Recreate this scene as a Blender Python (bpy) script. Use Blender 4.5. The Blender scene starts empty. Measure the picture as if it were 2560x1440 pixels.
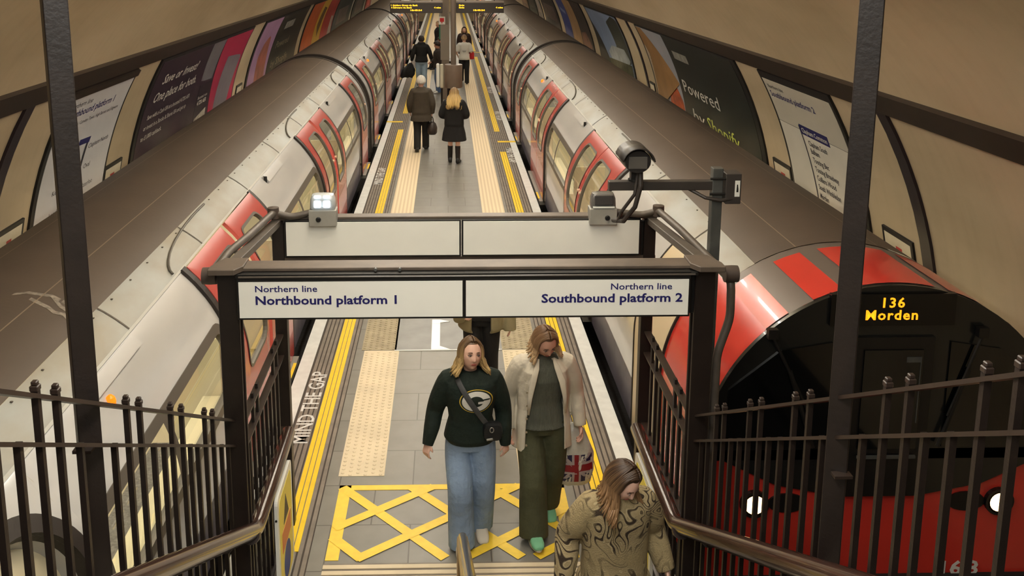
import bpy, bmesh, math, random
from math import sin, cos, pi, radians, sqrt, atan2
from mathutils import Vector, Matrix, Euler
from mathutils.bvhtree import BVHTree
random.seed(7)
S = bpy.context.scene
COL = S.collection
# ---------------------------------------------------------------- camera
cd = bpy.data.cameras.new('camera'); cam = bpy.data.objects.new('camera', cd); COL.objects.link(cam)
cam.location = (0, 0, 4.468)
cam.rotation_euler = (radians(90 - 10.873), 0, radians(-1.2424))
cd.sensor_width = 36; cd.lens = 36 * 2400 / 2560
cd.shift_x = 110 / 2560; cd.shift_y = -370 / 2560
cd.clip_start = 0.05; cd.clip_end = 300
S.camera = cam
# ---------------------------------------------------------------- colour management, world
vs = S.view_settings
vs.view_transform = 'Standard'; vs.look = 'None'; vs.gamma = 1; vs.use_curve_mapping = False
vs.exposure = 0.22
W = bpy.data.worlds.new('world'); S.world = W; W.use_nodes = True
W.node_tree.nodes['Background'].inputs[0].default_value = (0.02, 0.018, 0.015, 1)
W.node_tree.nodes['Background'].inputs[1].default_value = 0.3
# ---------------------------------------------------------------- ceiling strip lights above the platform (out of frame)
def area(name, loc, sx, sy, power, col, rot=(0, 0, 0), spread=pi):
    l = bpy.data.lights.new(name, 'AREA'); l.shape = 'RECTANGLE'; l.size = sx; l.size_y = sy
    l.energy = power; l.color = col; l.spread = spread
    o = bpy.data.objects.new(name, l); COL.objects.link(o); o.location = loc; o.rotation_euler = rot
    return o
LC = (1.0, 0.98, 0.93)
for sx in (-0.62, 0.62):
    y = 4.1
    while y < 76:
        area('strip_light', (sx, y, 4.62), 0.12, 1.5, 13, LC)
        area('strip_light', (sx, y, 4.66), 0.12, 1.5, 46, LC, (pi, 0, 0))
        y += 2.05 if y < 26 else 4.1
for y in (-0.5, 1.8):
    area('stair_strip_light', (0, y, 4.95), 0.15, 1.5, 75, LC)
    area('stair_strip_light', (0, y, 5.0), 0.15, 1.5, 24, LC, (pi, 0, 0))

# ---------------------------------------------------------------- helpers
def lin(c):
    c /= 255.0
    return c / 12.92 if c <= 0.04045 else ((c + 0.055) / 1.055) ** 2.4
def rgb(r, g, b): return (lin(r), lin(g), lin(b), 1)
MATS = {}
def mat(name, col, rough=0.6, metal=0.0, noise=0.0, nscale=6.0, bump=0.0, bscale=40.0, stretch=(1, 1, 1), col2=None, emit=0, ecol=None, coat=0.0, spec=0.5, detail=5):
    if name in MATS: return MATS[name]
    m = bpy.data.materials.new(name); m.use_nodes = True
    nt = m.node_tree; b = nt.nodes['Principled BSDF']
    b.inputs['Base Color'].default_value = col; b.inputs['Roughness'].default_value = rough
    b.inputs['Metallic'].default_value = metal; b.inputs['Coat Weight'].default_value = coat
    b.inputs['Specular IOR Level'].default_value = spec
    if emit:
        b.inputs['Emission Color'].default_value = ecol or col; b.inputs['Emission Strength'].default_value = emit
    if noise or bump:
        tc = nt.nodes.new('ShaderNodeTexCoord'); mp = nt.nodes.new('ShaderNodeMapping')
        mp.inputs['Scale'].default_value = stretch
        nt.links.new(tc.outputs['Object'], mp.inputs[0])
    if noise:
        n = nt.nodes.new('ShaderNodeTexNoise'); n.inputs['Scale'].default_value = nscale; n.inputs['Detail'].default_value = detail
        nt.links.new(mp.outputs[0], n.inputs['Vector'])
        r = nt.nodes.new('ShaderNodeValToRGB'); r.color_ramp.elements[0].position = 0.34; r.color_ramp.elements[1].position = 0.68
        c2 = col2 or tuple(min(1, v * (1 - noise)) for v in col[:3]) + (1,)
        r.color_ramp.elements[0].color = c2; r.color_ramp.elements[1].color = col
        nt.links.new(n.outputs['Fac'], r.inputs[0]); nt.links.new(r.outputs[0], b.inputs['Base Color'])
    if bump:
        n2 = nt.nodes.new('ShaderNodeTexNoise'); n2.inputs['Scale'].default_value = bscale; n2.inputs['Detail'].default_value = 4
        nt.links.new(mp.outputs[0], n2.inputs['Vector'])
        bp = nt.nodes.new('ShaderNodeBump'); bp.inputs['Strength'].default_value = bump; bp.inputs['Distance'].default_value = 0.02
        nt.links.new(n2.outputs['Fac'], bp.inputs['Height']); nt.links.new(bp.outputs[0], b.inputs['Normal'])
    MATS[name] = m
    return m
def glass_mat(name, tint, gloss=0.12, rough=0.03):
    m = bpy.data.materials.new(name); m.use_nodes = True; nt = m.node_tree; nt.nodes.clear()
    out = nt.nodes.new('ShaderNodeOutputMaterial'); mx = nt.nodes.new('ShaderNodeMixShader')
    t = nt.nodes.new('ShaderNodeBsdfTransparent'); t.inputs[0].default_value = tint
    g = nt.nodes.new('ShaderNodeBsdfGlossy'); g.inputs['Roughness'].default_value = rough
    lw = nt.nodes.new('ShaderNodeLayerWeight'); pw = nt.nodes.new('ShaderNodeMath'); pw.operation = 'POWER'; pw.inputs[1].default_value = 3.5
    f = nt.nodes.new('ShaderNodeMath'); f.operation = 'MULTIPLY_ADD'; f.inputs[1].default_value = .6; f.inputs[2].default_value = .045
    nt.links.new(lw.outputs['Facing'], pw.inputs[0]); nt.links.new(pw.outputs[0], f.inputs[0])
    nt.links.new(f.outputs[0], mx.inputs[0]); nt.links.new(t.outputs[0], mx.inputs[1]); nt.links.new(g.outputs[0], mx.inputs[2])
    nt.links.new(mx.outputs[0], out.inputs[0])
    return m

def tag(o, label=None, cat=None, group=None, kind=None):
    if label: o['label'] = label
    if cat: o['category'] = cat
    if group: o['group'] = group
    if kind: o['kind'] = kind
    return o
def thing(name, label, cat, loc=(0, 0, 0), rz=0, group=None):
    o = bpy.data.objects.new(name, None); COL.objects.link(o); o.location = loc; o.rotation_euler = (0, 0, rz)
    o.empty_display_size = 0.2
    return tag(o, label, cat, group)
class MB:
    def __init__(self): self.v = []; self.f = []; self.m = []
    def add(self, vs_, fs, mi=0):
        b = len(self.v); self.v += [tuple(p) for p in vs_]
        for f in fs: self.f.append([b + i for i in f]); self.m.append(mi)
    def box(self, c, s, mi=0, rot=None):
        x, y, z = s[0] / 2, s[1] / 2, s[2] / 2
        P = [Vector(p) for p in ((-x, -y, -z), (x, -y, -z), (x, y, -z), (-x, y, -z), (-x, -y, z), (x, -y, z), (x, y, z), (-x, y, z))]
        if rot is not None:
            R = rot if isinstance(rot, Matrix) else Euler(rot).to_matrix()
            P = [R @ p for p in P]
        c = Vector(c)
        self.add([p + c for p in P], [(0, 3, 2, 1), (4, 5, 6, 7), (0, 1, 5, 4), (1, 2, 6, 5), (2, 3, 7, 6), (3, 0, 4, 7)], mi)
        return self
    def bb(self, a, b, mi=0):
        return self.box([(a[i] + b[i]) / 2 for i in range(3)], [abs(b[i] - a[i]) for i in range(3)], mi)
    def bar(self, p, q, w, h, mi=0, up=(0, 0, 1)):
        p, q = Vector(p), Vector(q); d = (q - p); L = d.length; d.normalize()
        u = Vector(up)
        if abs(u.dot(d)) > .98: u = Vector((0, 1, 0))
        s = d.cross(u).normalized(); u = s.cross(d)
        R = Matrix((s, d, u)).transposed()
        return self.box((p + q) / 2, (w, L, h), mi, R)
    def tube(self, path, r, n=10, mi=0, cap=True, flat=1.0, side=None):
        P = [Vector(p) for p in path]; rs = r if isinstance(r, (list, tuple)) else [r] * len(P)
        rings = []; ref = Vector(side) if side else None
        for i, p in enumerate(P):
            t = (P[min(i + 1, len(P) - 1)] - P[max(i - 1, 0)]).normalized()
            if ref is None:
                ref = Vector((0, 0, 1)) if abs(t.z) < .9 else Vector((1, 0, 0))
            a = (ref - t * ref.dot(t))
            a = a.normalized() if a.length > 1e-6 else t.orthogonal().normalized()
            ref = a; b = t.cross(a)
            rings.append([p + (a * cos(2 * pi * k / n) + b * sin(2 * pi * k / n) * flat) * rs[i] for k in range(n)])
        return self.loft(rings, mi, cap)
    def loft(self, rings, mi=0, cap=True):
        n = len(rings[0]); V = [p for r in rings for p in r]; F = []
        for i in range(len(rings) - 1):
            for k in range(n):
                a, b = i * n + k, i * n + (k + 1) % n
                F.append((a, b, b + n, a + n))
        if cap:
            F.append(tuple(range(n - 1, -1, -1))); F.append(tuple((len(rings) - 1) * n + k for k in range(n)))
        self.add(V, F, mi); return self
    def lathe(self, c, prof, n=24, mi=0, axis='z'):
        rings = []
        for r, h in prof:
            ring = []
            for k in range(n):
                a = 2 * pi * k / n
                if axis == 'z': p = (c[0] + r * cos(a), c[1] + r * sin(a), c[2] + h)
                elif axis == 'y': p = (c[0] + r * cos(a), c[1] + h, c[2] - r * sin(a))
                else: p = (c[0] + h, c[1] + r * cos(a), c[2] + r * sin(a))
                ring.append(p)
            rings.append(ring)
        return self.loft(rings, mi)
    def grid(self, rows, mi=0, flip=False):
        n = len(rows[0]); V = [p for r in rows for p in r]; F = []
        for i in range(len(rows) - 1):
            for k in range(n - 1):
                q = (i * n + k, i * n + k + 1, (i + 1) * n + k + 1, (i + 1) * n + k)
                F.append(q[::-1] if flip else q)
        self.add(V, F, mi); return self
    def prism(self, poly, axis, a, b, mi=0):
        def mk(p, h):
            return (h, p[0], p[1]) if axis == 'x' else ((p[0], h, p[1]) if axis == 'y' else (p[0], p[1], h))
        n = len(poly); V = [mk(p, a) for p in poly] + [mk(p, b) for p in poly]
        F = [tuple(range(n)), tuple(range(2 * n - 1, n - 1, -1))] + [(k, n + k, n + (k + 1) % n, (k + 1) % n) for k in range(n)]
        self.add(V, F, mi); return self
    def build(self, name, mats, parent=None, smooth=False, loc=None, fix=True, angle=None):
        me = bpy.data.meshes.new(name); me.from_pydata(self.v, [], self.f)
        for m in (mats if isinstance(mats, (list, tuple)) else [mats]): me.materials.append(m)
        for p, mi in zip(me.polygons, self.m): p.material_index = mi
        if fix:
            bm = bmesh.new(); bm.from_mesh(me); bmesh.ops.recalc_face_normals(bm, faces=bm.faces); bm.to_mesh(me); bm.free()
        if smooth or angle:
            for p in me.polygons: p.use_smooth = True
        if angle: me.set_sharp_from_angle(angle=radians(angle))
        o = bpy.data.objects.new(name, me); COL.objects.link(o)
        if parent: o.parent = parent
        if loc: o.location = loc
        return o
def bevel(o, w=0.004, seg=2):
    m = o.modifiers.new('bevel', 'BEVEL'); m.width = w; m.segments = seg; m.limit_method = 'ANGLE'
    return o
def copy_tree(o, parent=None):
    c = o.copy(); COL.objects.link(c)
    if parent: c.parent = parent
    for ch in list(o.children): copy_tree(ch, c)
    return c
def text_mesh(body, size=1.0, align='LEFT', sx=1.0, shear=0.0, extrude=0.0, bold=0.0, spacing=1.0, line=1.0):
    cu = bpy.data.curves.new('t', 'FONT'); cu.body = body; cu.size = size; cu.align_x = align
    cu.shear = shear; cu.extrude = extrude; cu.offset = bold; cu.resolution_u = 2; cu.space_character = spacing; cu.space_line = line
    ob = bpy.data.objects.new('t', cu); COL.objects.link(ob)
    dg = bpy.context.evaluated_depsgraph_get(); dg.update()
    me = bpy.data.meshes.new_from_object(ob.evaluated_get(dg))
    V = [(v.co.x * sx, v.co.y, v.co.z) for v in me.vertices]; F = [list(p.vertices) for p in me.polygons]
    bpy.data.objects.remove(ob); bpy.data.curves.remove(cu); bpy.data.meshes.remove(me)
    return V, F
def text(name, body, size, mtx, material, parent=None, align='LEFT', sx=1.0, shear=0, bold=0, depth=0.001, spacing=1.0, line=1.0):
    V, F = text_mesh(body, size, align, sx, shear, depth, bold, spacing, line)
    mb = MB(); mb.add([mtx @ Vector(p) for p in V], F)
    return mb.build(name, material, parent, fix=False)
def apply_mods(o):
    dg = bpy.context.evaluated_depsgraph_get(); dg.update()
    me = bpy.data.meshes.new_from_object(o.evaluated_get(dg)); old = o.data
    o.modifiers.clear(); o.data = me; bpy.data.meshes.remove(old)
    return o
# ---------------------------------------------------------------- shared materials
BROWN = mat('dark brown paint', rgb(33, 25, 21), 0.42, noise=0.3, nscale=9, bump=0.08, bscale=60)
BROWN2 = mat('brown enamel', rgb(48, 37, 31), 0.4, noise=0.3, nscale=5)
BLACK = mat('black paint', rgb(14, 13, 12), 0.45)
RUBBER = mat('dark rubber', rgb(48, 42, 38), 0.55, noise=0.2)
GREYMETAL = mat('grey galvanised steel', rgb(98, 100, 98), 0.45, metal=0.5, noise=0.25, nscale=12)
PIPE = mat('grey brown conduit', rgb(88, 80, 72), 0.5, metal=0.2, noise=0.25, nscale=14)
WHITEENAMEL = mat('white enamel', rgb(232, 233, 226), 0.3, noise=0.04, nscale=4)
NAVY = mat('navy lettering', rgb(24, 22, 92), 0.5)
# ================================================================ the setting: tunnel, platform, tracks
TR, TZ = 4.855, 0.49
def wp(side, y, a, off=0.0):                 # a point of the tunnel lining: a = angle above the tunnel axis
    r = TR - off
    return (side * r * cos(a), y, TZ + r * sin(a))
def plaster():
    m = mat('tunnel plaster', rgb(190, 174, 146), 0.75, noise=0.3, nscale=0.9, bump=0.2, bscale=3.5, stretch=(1, 0.35, 1), col2=rgb(168, 152, 124))
    nt = m.node_tree; b = nt.nodes['Principled BSDF']
    src = b.inputs['Base Color'].links[0].from_socket
    tc = nt.nodes.new('ShaderNodeTexCoord'); mp = nt.nodes.new('ShaderNodeMapping'); mp.inputs['Scale'].default_value = (2.2, 6.5, 0.5)
    n = nt.nodes.new('ShaderNodeTexNoise'); n.inputs['Scale'].default_value = 1.4; n.inputs['Detail'].default_value = 7
    r = nt.nodes.new('ShaderNodeValToRGB'); r.color_ramp.elements[0].position = .30; r.color_ramp.elements[1].position = .55
    r.color_ramp.elements[0].color = (.72, .70, .66, 1); r.color_ramp.elements[1].color = (1, 1, 1, 1)
    mx = nt.nodes.new('ShaderNodeMix'); mx.data_type = 'RGBA'; mx.blend_type = 'MULTIPLY'; mx.inputs[0].default_value = 0.16
    nt.links.new(tc.outputs['Object'], mp.inputs[0]); nt.links.new(mp.outputs[0], n.inputs['Vector']); nt.links.new(n.outputs['Fac'], r.inputs[0])
    nt.links.new(src, mx.inputs[6]); nt.links.new(r.outputs[0], mx.inputs[7]); nt.links.new(mx.outputs[2], b.inputs['Base Color'])
    return m
PLASTER = plaster()
A_TOP, A_BOT = radians(34.4), radians(31.5)      # the brown band
Y0, Y1 = -4.0, 78.0
def arc_shell(name, side, a0, a1, n=16, off=0.0, y0=Y0, y1=Y1, m=PLASTER, thick=0.0):
    mb = MB(); ny = 2
    rows = [[wp(side, y, a0 + (a1 - a0) * k / n, off) for k in range(n + 1)] for y in (y0, y1)]
    mb.grid(rows)
    if thick:
        mb.grid([[wp(side, y, a0, off), wp(side, y, a0, off - thick)] for y in (y0, y1)])
        mb.grid([[wp(side, y, a1, off), wp(side, y, a1, off - thick)] for y in (y0, y1)])
        mb.grid([[wp(side, y, a0 + (a1 - a0) * k / n, off - q * thick) for k in range(n + 1)] for y, q in ((y0, 0), (y0, 1))])
        mb.grid([[wp(side, y, a0 + (a1 - a0) * k / n, off - q * thick) for k in range(n + 1)] for y, q in ((y1, 0), (y1, 1))])
    o = mb.build(name, m, smooth=not thick, fix=False, angle=40 if thick else None)
    return tag(o, kind='structure')
aL = math.asin(-1.3 / TR)
arc_shell('wall_left', -1, aL, A_BOT)
arc_shell('wall_right', 1, aL, A_BOT)
mb = MB(); a0 = A_BOT
mb.grid([[wp(1, y, a0 + (pi - 2 * a0) * k / 40) for k in range(41)] for y in (Y0, Y1)])
tag(mb.build('ceiling', PLASTER, smooth=True, fix=False), kind='structure')
arc_shell('trim_1', -1, A_BOT, A_TOP, 3, 0.05, m=BROWN2, thick=0.05)
arc_shell('trim_2', 1, A_BOT, A_TOP, 3, 0.05, m=BROWN2, thick=0.05)
arc_shell('trim_3', -1, aL, A_BOT, 14, 0.03, 9.40, 9.61, m=mat('dark plum enamel', rgb(34, 24, 32), 0.4), thick=0.03)
arc_shell('trim_4', 1, aL, A_BOT, 14, 0.03, 8.85, 9.06, m=MATS['dark plum enamel'], thick=0.03)
arc_shell('trim_5', 1, aL, A_BOT, 14, 0.03, 22.28, 22.42, m=MATS['dark plum enamel'], thick=0.03)
DARK = mat('dark tunnel mouth', rgb(30, 27, 24), 0.9)
mb = MB()
mb.add([wp(1, Y1, aL + (pi - 2 * aL) * k / 30) for k in range(31)], [tuple(range(31))])
tag(mb.build('wall_back', PLASTER, fix=False), kind='structure')
mb = MB()
mb.add([wp(1, Y0, aL + (pi - 2 * aL) * k / 30) for k in range(31)], [tuple(range(31))])
tag(mb.build('wall_front', PLASTER, fix=False), kind='structure')
mb = MB(); mb.bb((-4.6, Y0, -0.85), (4.6, Y1, -0.75))
TB = mb.build('floor_track', mat('dirty track bed', rgb(44, 40, 37), 0.9, noise=0.5, nscale=3, bump=0.6, bscale=15))
tag(TB, kind='structure')
for x in (-3.84, -2.4, 2.4, 3.84):
    r_ = MB(); r_.bb((x - .035, Y0, -.75), (x + .035, Y1, -.62)); r_.build('running_rail', mat('rail steel', rgb(70, 66, 62), .4, metal=.7), TB)

# platform floor
def paver_mat():
    m = bpy.data.materials.new('grey platform pavers'); m.use_nodes = True; nt = m.node_tree; b = nt.nodes['Principled BSDF']
    tc = nt.nodes.new('ShaderNodeTexCoord'); mp = nt.nodes.new('ShaderNodeMapping')
    mp.inputs['Location'].default_value = (0.31, 0.05, 0)
    br = nt.nodes.new('ShaderNodeTexBrick'); br.offset = 0.5
    br.inputs['Scale'].default_value = 1.0; br.inputs['Brick Width'].default_value = 0.63; br.inputs['Row Height'].default_value = 0.585
    br.inputs['Mortar Size'].default_value = 0.006; br.inputs['Mortar Smooth'].default_value = 0.2
    br.inputs['Color1'].default_value = rgb(128, 126, 119); br.inputs['Color2'].default_value = rgb(121, 119, 113); br.inputs['Mortar'].default_value = rgb(88, 83, 77)
    n = nt.nodes.new('ShaderNodeTexNoise'); n.inputs['Scale'].default_value = 5; n.inputs['Detail'].default_value = 8
    mx = nt.nodes.new('ShaderNodeMix'); mx.data_type = 'RGBA'; mx.blend_type = 'MULTIPLY'; mx.inputs[0].default_value = .35
    r = nt.nodes.new('ShaderNodeValToRGB'); r.color_ramp.elements[0].color = (.62, .6, .57, 1); r.color_ramp.elements[0].position = .3; r.color_ramp.elements[1].position = .65
    nt.links.new(tc.outputs['Object'], mp.inputs[0]); nt.links.new(mp.outputs[0], br.inputs['Vector'])
    nt.links.new(tc.outputs['Object'], n.inputs['Vector']); nt.links.new(n.outputs['Fac'], r.inputs[0])
    nt.links.new(br.outputs['Color'], mx.inputs[6]); nt.links.new(r.outputs[0], mx.inputs[7]); nt.links.new(mx.outputs[2], b.inputs['Base Color'])
    b.inputs['Roughness'].default_value = 0.38
    return m
PAVE = paver_mat()
XE = 1.655
mb = MB(); mb.bb((-XE, 5.17, -0.75), (XE, Y1, 0.0))
FL = mb.build('floor', PAVE); tag(FL, kind='structure')
GROOVE = mat('grooved edge paving', rgb(134, 124, 112), 0.55, noise=0.3, nscale=6)
GROUT = mat('dark groove', rgb(66, 58, 52), 0.8)
WLINE = mat('white edge paint', rgb(222, 224, 222), 0.5, noise=0.12, nscale=8)
YLINE = mat('yellow line paint', rgb(252, 214, 18), 0.42, noise=0.1, nscale=9)
BUFF = mat('buff tactile paving', rgb(220, 206, 176), 0.6, noise=0.12, nscale=3)
BUFFD = mat('soiled tactile paving', rgb(168, 156, 128), 0.65, noise=0.25, nscale=8)
T = 0.004
for s in (-1, 1):
    mb = MB(); mb.bb((s * 1.655, 5.17, 0), (s * 1.51, Y1, 0.008)); mb.build('white_edge_line', WLINE, FL)
    mb = MB(); mb.bb((s * 1.51, 5.17, 0), (s * 1.06, Y1, 0.002), 1)
    for k in range(9):
        x = 1.085 + k * 0.0478
        mb.bb((s * (x - .0165), 5.17, 0.002), (s * (x + .0165), Y1, 0.007), 0)
    mb.build('grooved_paving', [GROOVE, GROUT], FL)
    # yellow line segments
    segs = [(6.62, 24.7), (27.3, 46.0), (48.6, 77.0)] if s < 0 else [(6.3, 21.75), (24.35, 43.0), (45.5, 77.0)]
    for y0, y1 in segs:
        mb = MB(); x = 1.17 if s < 0 else 1.23
        for k in range(3):
            mb.bb((s * (x + k * .0478 - .02), y0, 0.003), (s * (x + k * .0478 + .02), y1, 0.0095))
        mb.build('yellow_line', YLINE, FL)
    mb = MB(); y = 25.9 if s < 0 else 22.98
    mb.bb((s * 1.66, y - .09, 0.003), (s * 1.22, y + .09, 0.0105)); mb.build('yellow_stop_mark', YLINE, FL)
    mb = MB(); y = y + 22; mb.bb((s * 1.66, y - .09, 0.003), (s * 1.22, y + .09, 0.0105)); mb.build('yellow_stop_mark', YLINE, FL)
# blister paving, left and right
def blister(x0, y0, y1, m, cols=6, dx=.4):
    mb = MB(); mb.bb((x0, y0, 0), (x0 + dx, y1, .004))
    ny = int((y1 - y0) / .0667)
    for i in range(cols):
        for j in range(ny):
            cx = x0 + (i + .5) * dx / cols; cy = y0 + (j + (.25 if i % 2 else .75)) * .0667
            ring = [(cx + .0175 * cos(k * pi / 4), cy + .0175 * sin(k * pi / 4), .004) for k in range(8)]
            top = [(cx + .011 * cos(k * pi / 4), cy + .011 * sin(k * pi / 4), .010) for k in range(8)]
            mb.loft([ring, top])
    mb.build('tactile_paving', m, FL)
blister(-.965, 7.70, 10.41, BUFF); blister(.62, 7.70, 10.41, BUFF)
blister(-1.0, 10.43, 13.6, BUFFD); blister(.62, 10.43, 13.6, BUFFD)
def tact_far():
    m = mat('ribbed tactile paving', rgb(216, 199, 168), 0.6)
    nt = m.node_tree; b = nt.nodes['Principled BSDF']
    tc = nt.nodes.new('ShaderNodeTexCoord'); wv = nt.nodes.new('ShaderNodeTexWave'); wv.inputs['Scale'].default_value = 4.7; wv.bands_direction = 'X'
    r = nt.nodes.new('ShaderNodeValToRGB'); r.color_ramp.elements[0].color = rgb(200, 182, 150); r.color_ramp.elements[1].color = rgb(226, 209, 179)
    nt.links.new(tc.outputs['Object'], wv.inputs['Vector']); nt.links.new(wv.outputs['Fac'], r.inputs[0]); nt.links.new(r.outputs[0], b.inputs['Base Color'])
    return m
for x in (-1.01, .61):
    mb = MB(); mb.bb((x, 13.62, 0), (x + .4, Y1, .006)); mb.build('tactile_paving', tact_far(), FL)
# corduroy hazard paving at the stair foot
mb = MB()
mb.bb((-.94, 5.46, 0), (1.0, 6.47, .003), 1)
for k in range(14):
    mb.bb((-.94, 5.49 + k * .07, .003), (1.0, 5.535 + k * .07, .010), 0)
mb.build('corduroy_paving', [BUFF, GROOVE], FL)
# yellow hatched box
mb = MB()
bx0, bx1, by0, by1 = -.935, .985, 6.51, 7.55
def strip(p, q, w, z):
    p, q = Vector((p[0], p[1], 0)), Vector((q[0], q[1], 0)); d = (q - p).normalized(); n = Vector((-d.y, d.x, 0)) * w / 2
    mb.add([(v.x, v.y, z) for v in (p + n, q + n, q - n, p - n)], [(0, 1, 2, 3)])
mb.bb((bx0, by1 - .075, 0), (bx1, by1, T)); mb.bb((bx0, by0, 0), (bx0 + .1, by1, T)); mb.bb((bx1 - .1, by0, 0), (bx1, by1, T))
for i, (p, q) in enumerate([((-.91, 7.52), (-.03, 6.52)), ((-.33, 7.52), (.55, 6.52)), ((.33, 7.52), (.95, 6.82)), ((-.91, 6.80), (-.66, 6.52)), ((.28, 7.10), (.16, 7.00)),
                           ((-.91, 6.92), (-.13, 7.52)), ((-.70, 6.52), (.60, 7.52)), ((.12, 6.52), (.95, 7.16)), ((.66, 6.52), (.95, 6.74))]):
    strip(p, q, .088, T + .001 + .0003 * i)
mb.build('yellow_box_marking', mat('worn yellow box paint', rgb(248, 212, 66), .5, noise=.12, nscale=14), FL)
# access hatch
mb = MB(); mb.bb((-.62, 10.41, 0), (.62, 11.6, .004), 0)
mb.bb((-.20, 10.42, .004), (-.10, 11.34, .010), 1); mb.bb((-.62, 10.40, .0), (.62, 10.415, .009), 1)
mb.prism([(-.20, 11.34), (-.10, 11.34), (.02, 11.28), (-.10, 11.24), (-.1, 11.2), (-.2, 11.2)], 'z', .004, .011, 1)
mb.prism([(-.10, 10.42), (.02, 10.42), (-.10, 10.52)], 'z', .004, .011, 1)
mb.build('access_hatch', [mat('blue grey hatch', rgb(140, 142, 142), .45, noise=.2, nscale=4), mat('bright aluminium', rgb(225, 226, 224), .35, metal=.3)], FL)
# painted lettering along the edge
def edge_text(s, y0, y1):
    V, F = text_mesh('MIND THE GAP', 1.0, 'LEFT', 1, 0, 0, .012)
    xs = [v[0] for v in V]; x0, x1 = min(xs), max(xs); ys = [v[1] for v in V]; h0, h1 = min(ys), max(ys)
    P = []
    for x, y, z in V:
        a = (x - x0) / (x1 - x0); b = (y - h0) / (h1 - h0)
        if s < 0: P.append((-1.315 - .165 * b, y0 + (y1 - y0) * a, .0078))
        else: P.append((1.365 + .165 * b, y1 - (y1 - y0) * a, .0078))
    m = MB(); m.add(P, F); m.build('painted_lettering', WLINE, FL, fix=False)
edge_text(-1, 8.28, 9.85); edge_text(-1, 18.6, 20.1); edge_text(-1, 36.5, 38); edge_text(1, 20.6, 22.2); edge_text(1, 26.1, 27.6); edge_text(1, 31.4, 32.9)
# stairs up towards the viewer
STEP = mat('stair tread', rgb(120, 114, 105), .6, noise=.25); NOSE = mat('stair nosing', rgb(205, 190, 160), .5)
mb = MB(); nst = 17; rise, going = .155, .2836
for k in range(nst):
    y1 = 5.17 - k * going
    mb.bb((-1.27, y1 - going, -.75 if k < 3 else (k - 3) * rise), (1.48, y1, (k + 1) * rise), 0)
    mb.bb((-1.27, y1 - .05, (k + 1) * rise), (1.48, y1 + .004, (k + 1) * rise + .004), 1)
st = mb.build('floor_stair', [STEP, NOSE]); tag(st, kind='structure')
mb = MB(); mb.bb((-4.4, Y0, nst * rise - .2), (4.4, 5.17 - nst * going, nst * rise)); tag(mb.build('floor_landing', STEP), kind='structure')
# ================================================================ trains
TRX, TRZ, TRR = 3.12, 0.90, 1.315
def tp(s, y, off=0.0, far=False):            # a point of the carriage side: s = arc length above the shoulder start
    r = TRR + off
    if s < 0: x, z = -r, TRZ + s
    else: x, z = -r * cos(s / TRR), TRZ + r * sin(s / TRR)
    return (-x if far else x, y, z)
CBODY = mat('carriage off white paint', rgb(198, 198, 196), 0.16, noise=0.12, nscale=1.6, stretch=(1, .4, 1.4), coat=.2)
CSKIRT = mat('blue grey skirt', rgb(104, 100, 110), 0.45, noise=0.35, nscale=5)
CRED = mat('carriage red paint', rgb(190, 84, 78), 0.24, noise=0.06, nscale=2, coat=.3)
CROOF = mat('sooty roof', rgb(88, 76, 66), 0.55, noise=0.16, nscale=1.2, bump=0.05, bscale=20)
CSILV = mat('roof side panel', rgb(160, 168, 168), 0.45, metal=0.0, noise=0.25, nscale=2.0, col2=rgb(142, 136, 120), stretch=(1, .5, 1))
CSEAM = mat('panel seam', rgb(84, 76, 66), .7)
CGUT = mat('pale gutter', rgb(176, 176, 168), .5)
CINT = mat('carriage interior cream', rgb(222, 212, 180), .6)
CINTF = mat('carriage interior floor', rgb(176, 166, 140), .6)
CSEAT = mat('blue seat fabric', rgb(128, 124, 122), .9, noise=.4, nscale=40)
CFRAME = mat('window frame grey', rgb(92, 86, 78), .45)
CGLASS = glass_mat('carriage glass', (.86, .88, .82, 1))
CGLASSD = glass_mat('door glass', (.70, .72, .68, 1))
CLIGHT = mat('carriage light', (1, .93, .72, 1), .5, emit=13.0, ecol=(1, .90, .70, 1))
CDARK = mat('underframe black', rgb(26, 24, 24), .8)
GUT = TRR * radians(48)
def rloop(ya, yb, sa, sb, r, K=5, M=14):
    """rounded rectangle as a closed loop of (y, s), plus the matching square loop"""
    cs = [(yb, sb, 0), (ya, sb, 90), (ya, sa, 180), (yb, sa, 270)]; inn = []; idx = []
    for ci, (y, s, a0) in enumerate(cs):
        cy = y - r if ci in (0, 3) else y + r; c2 = s - r if ci in (0, 1) else s + r
        for k in range(K + 1):
            a = radians(a0 + 90 * k / K); inn.append((cy + r * cos(a), c2 + r * sin(a))); idx.append((ci, None))
        nx = cs[(ci + 1) % 4]; ce = (nx[0] - r if (ci + 1) % 4 in (0, 3) else nx[0] + r, nx[1] - r if (ci + 1) % 4 in (0, 1) else nx[1] + r)
        a = radians(a0 + 90); p = (cy + r * cos(a), c2 + r * sin(a)); q = (ce[0] + r * cos(a), ce[1] + r * sin(a))
        for k in range(1, M): t = k / M; inn.append((p[0] + (q[0] - p[0]) * t, p[1] + (q[1] - p[1]) * t)); idx.append((ci, t))
    return inn, idx
def sloop(ya, yb, sa, sb, idx):
    c = [(yb, sb), (ya, sb), (ya, sa), (yb, sa)]; out = []
    for ci, t in idx:
        if t is None: out.append(c[ci])
        else: q = c[(ci + 1) % 4]; out.append((c[ci][0] + (q[0] - c[ci][0]) * t, c[ci][1] + (q[1] - c[ci][1]) * t))
    return out
def ring(mb, inn, out, off, mi=0, n=4, off_in=None):
    rows = []
    for k in range(n + 1):
        t = k / n; o = off if off_in is None else off_in + (off - off_in) * t
        rows.append([tp(a[1] + (b[1] - a[1]) * t, a[0] + (b[0] - a[0]) * t, o) for a, b in zip(inn, out)])
    for r in rows: r.append(r[0])
    mb.grid(rows, mi)
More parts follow.
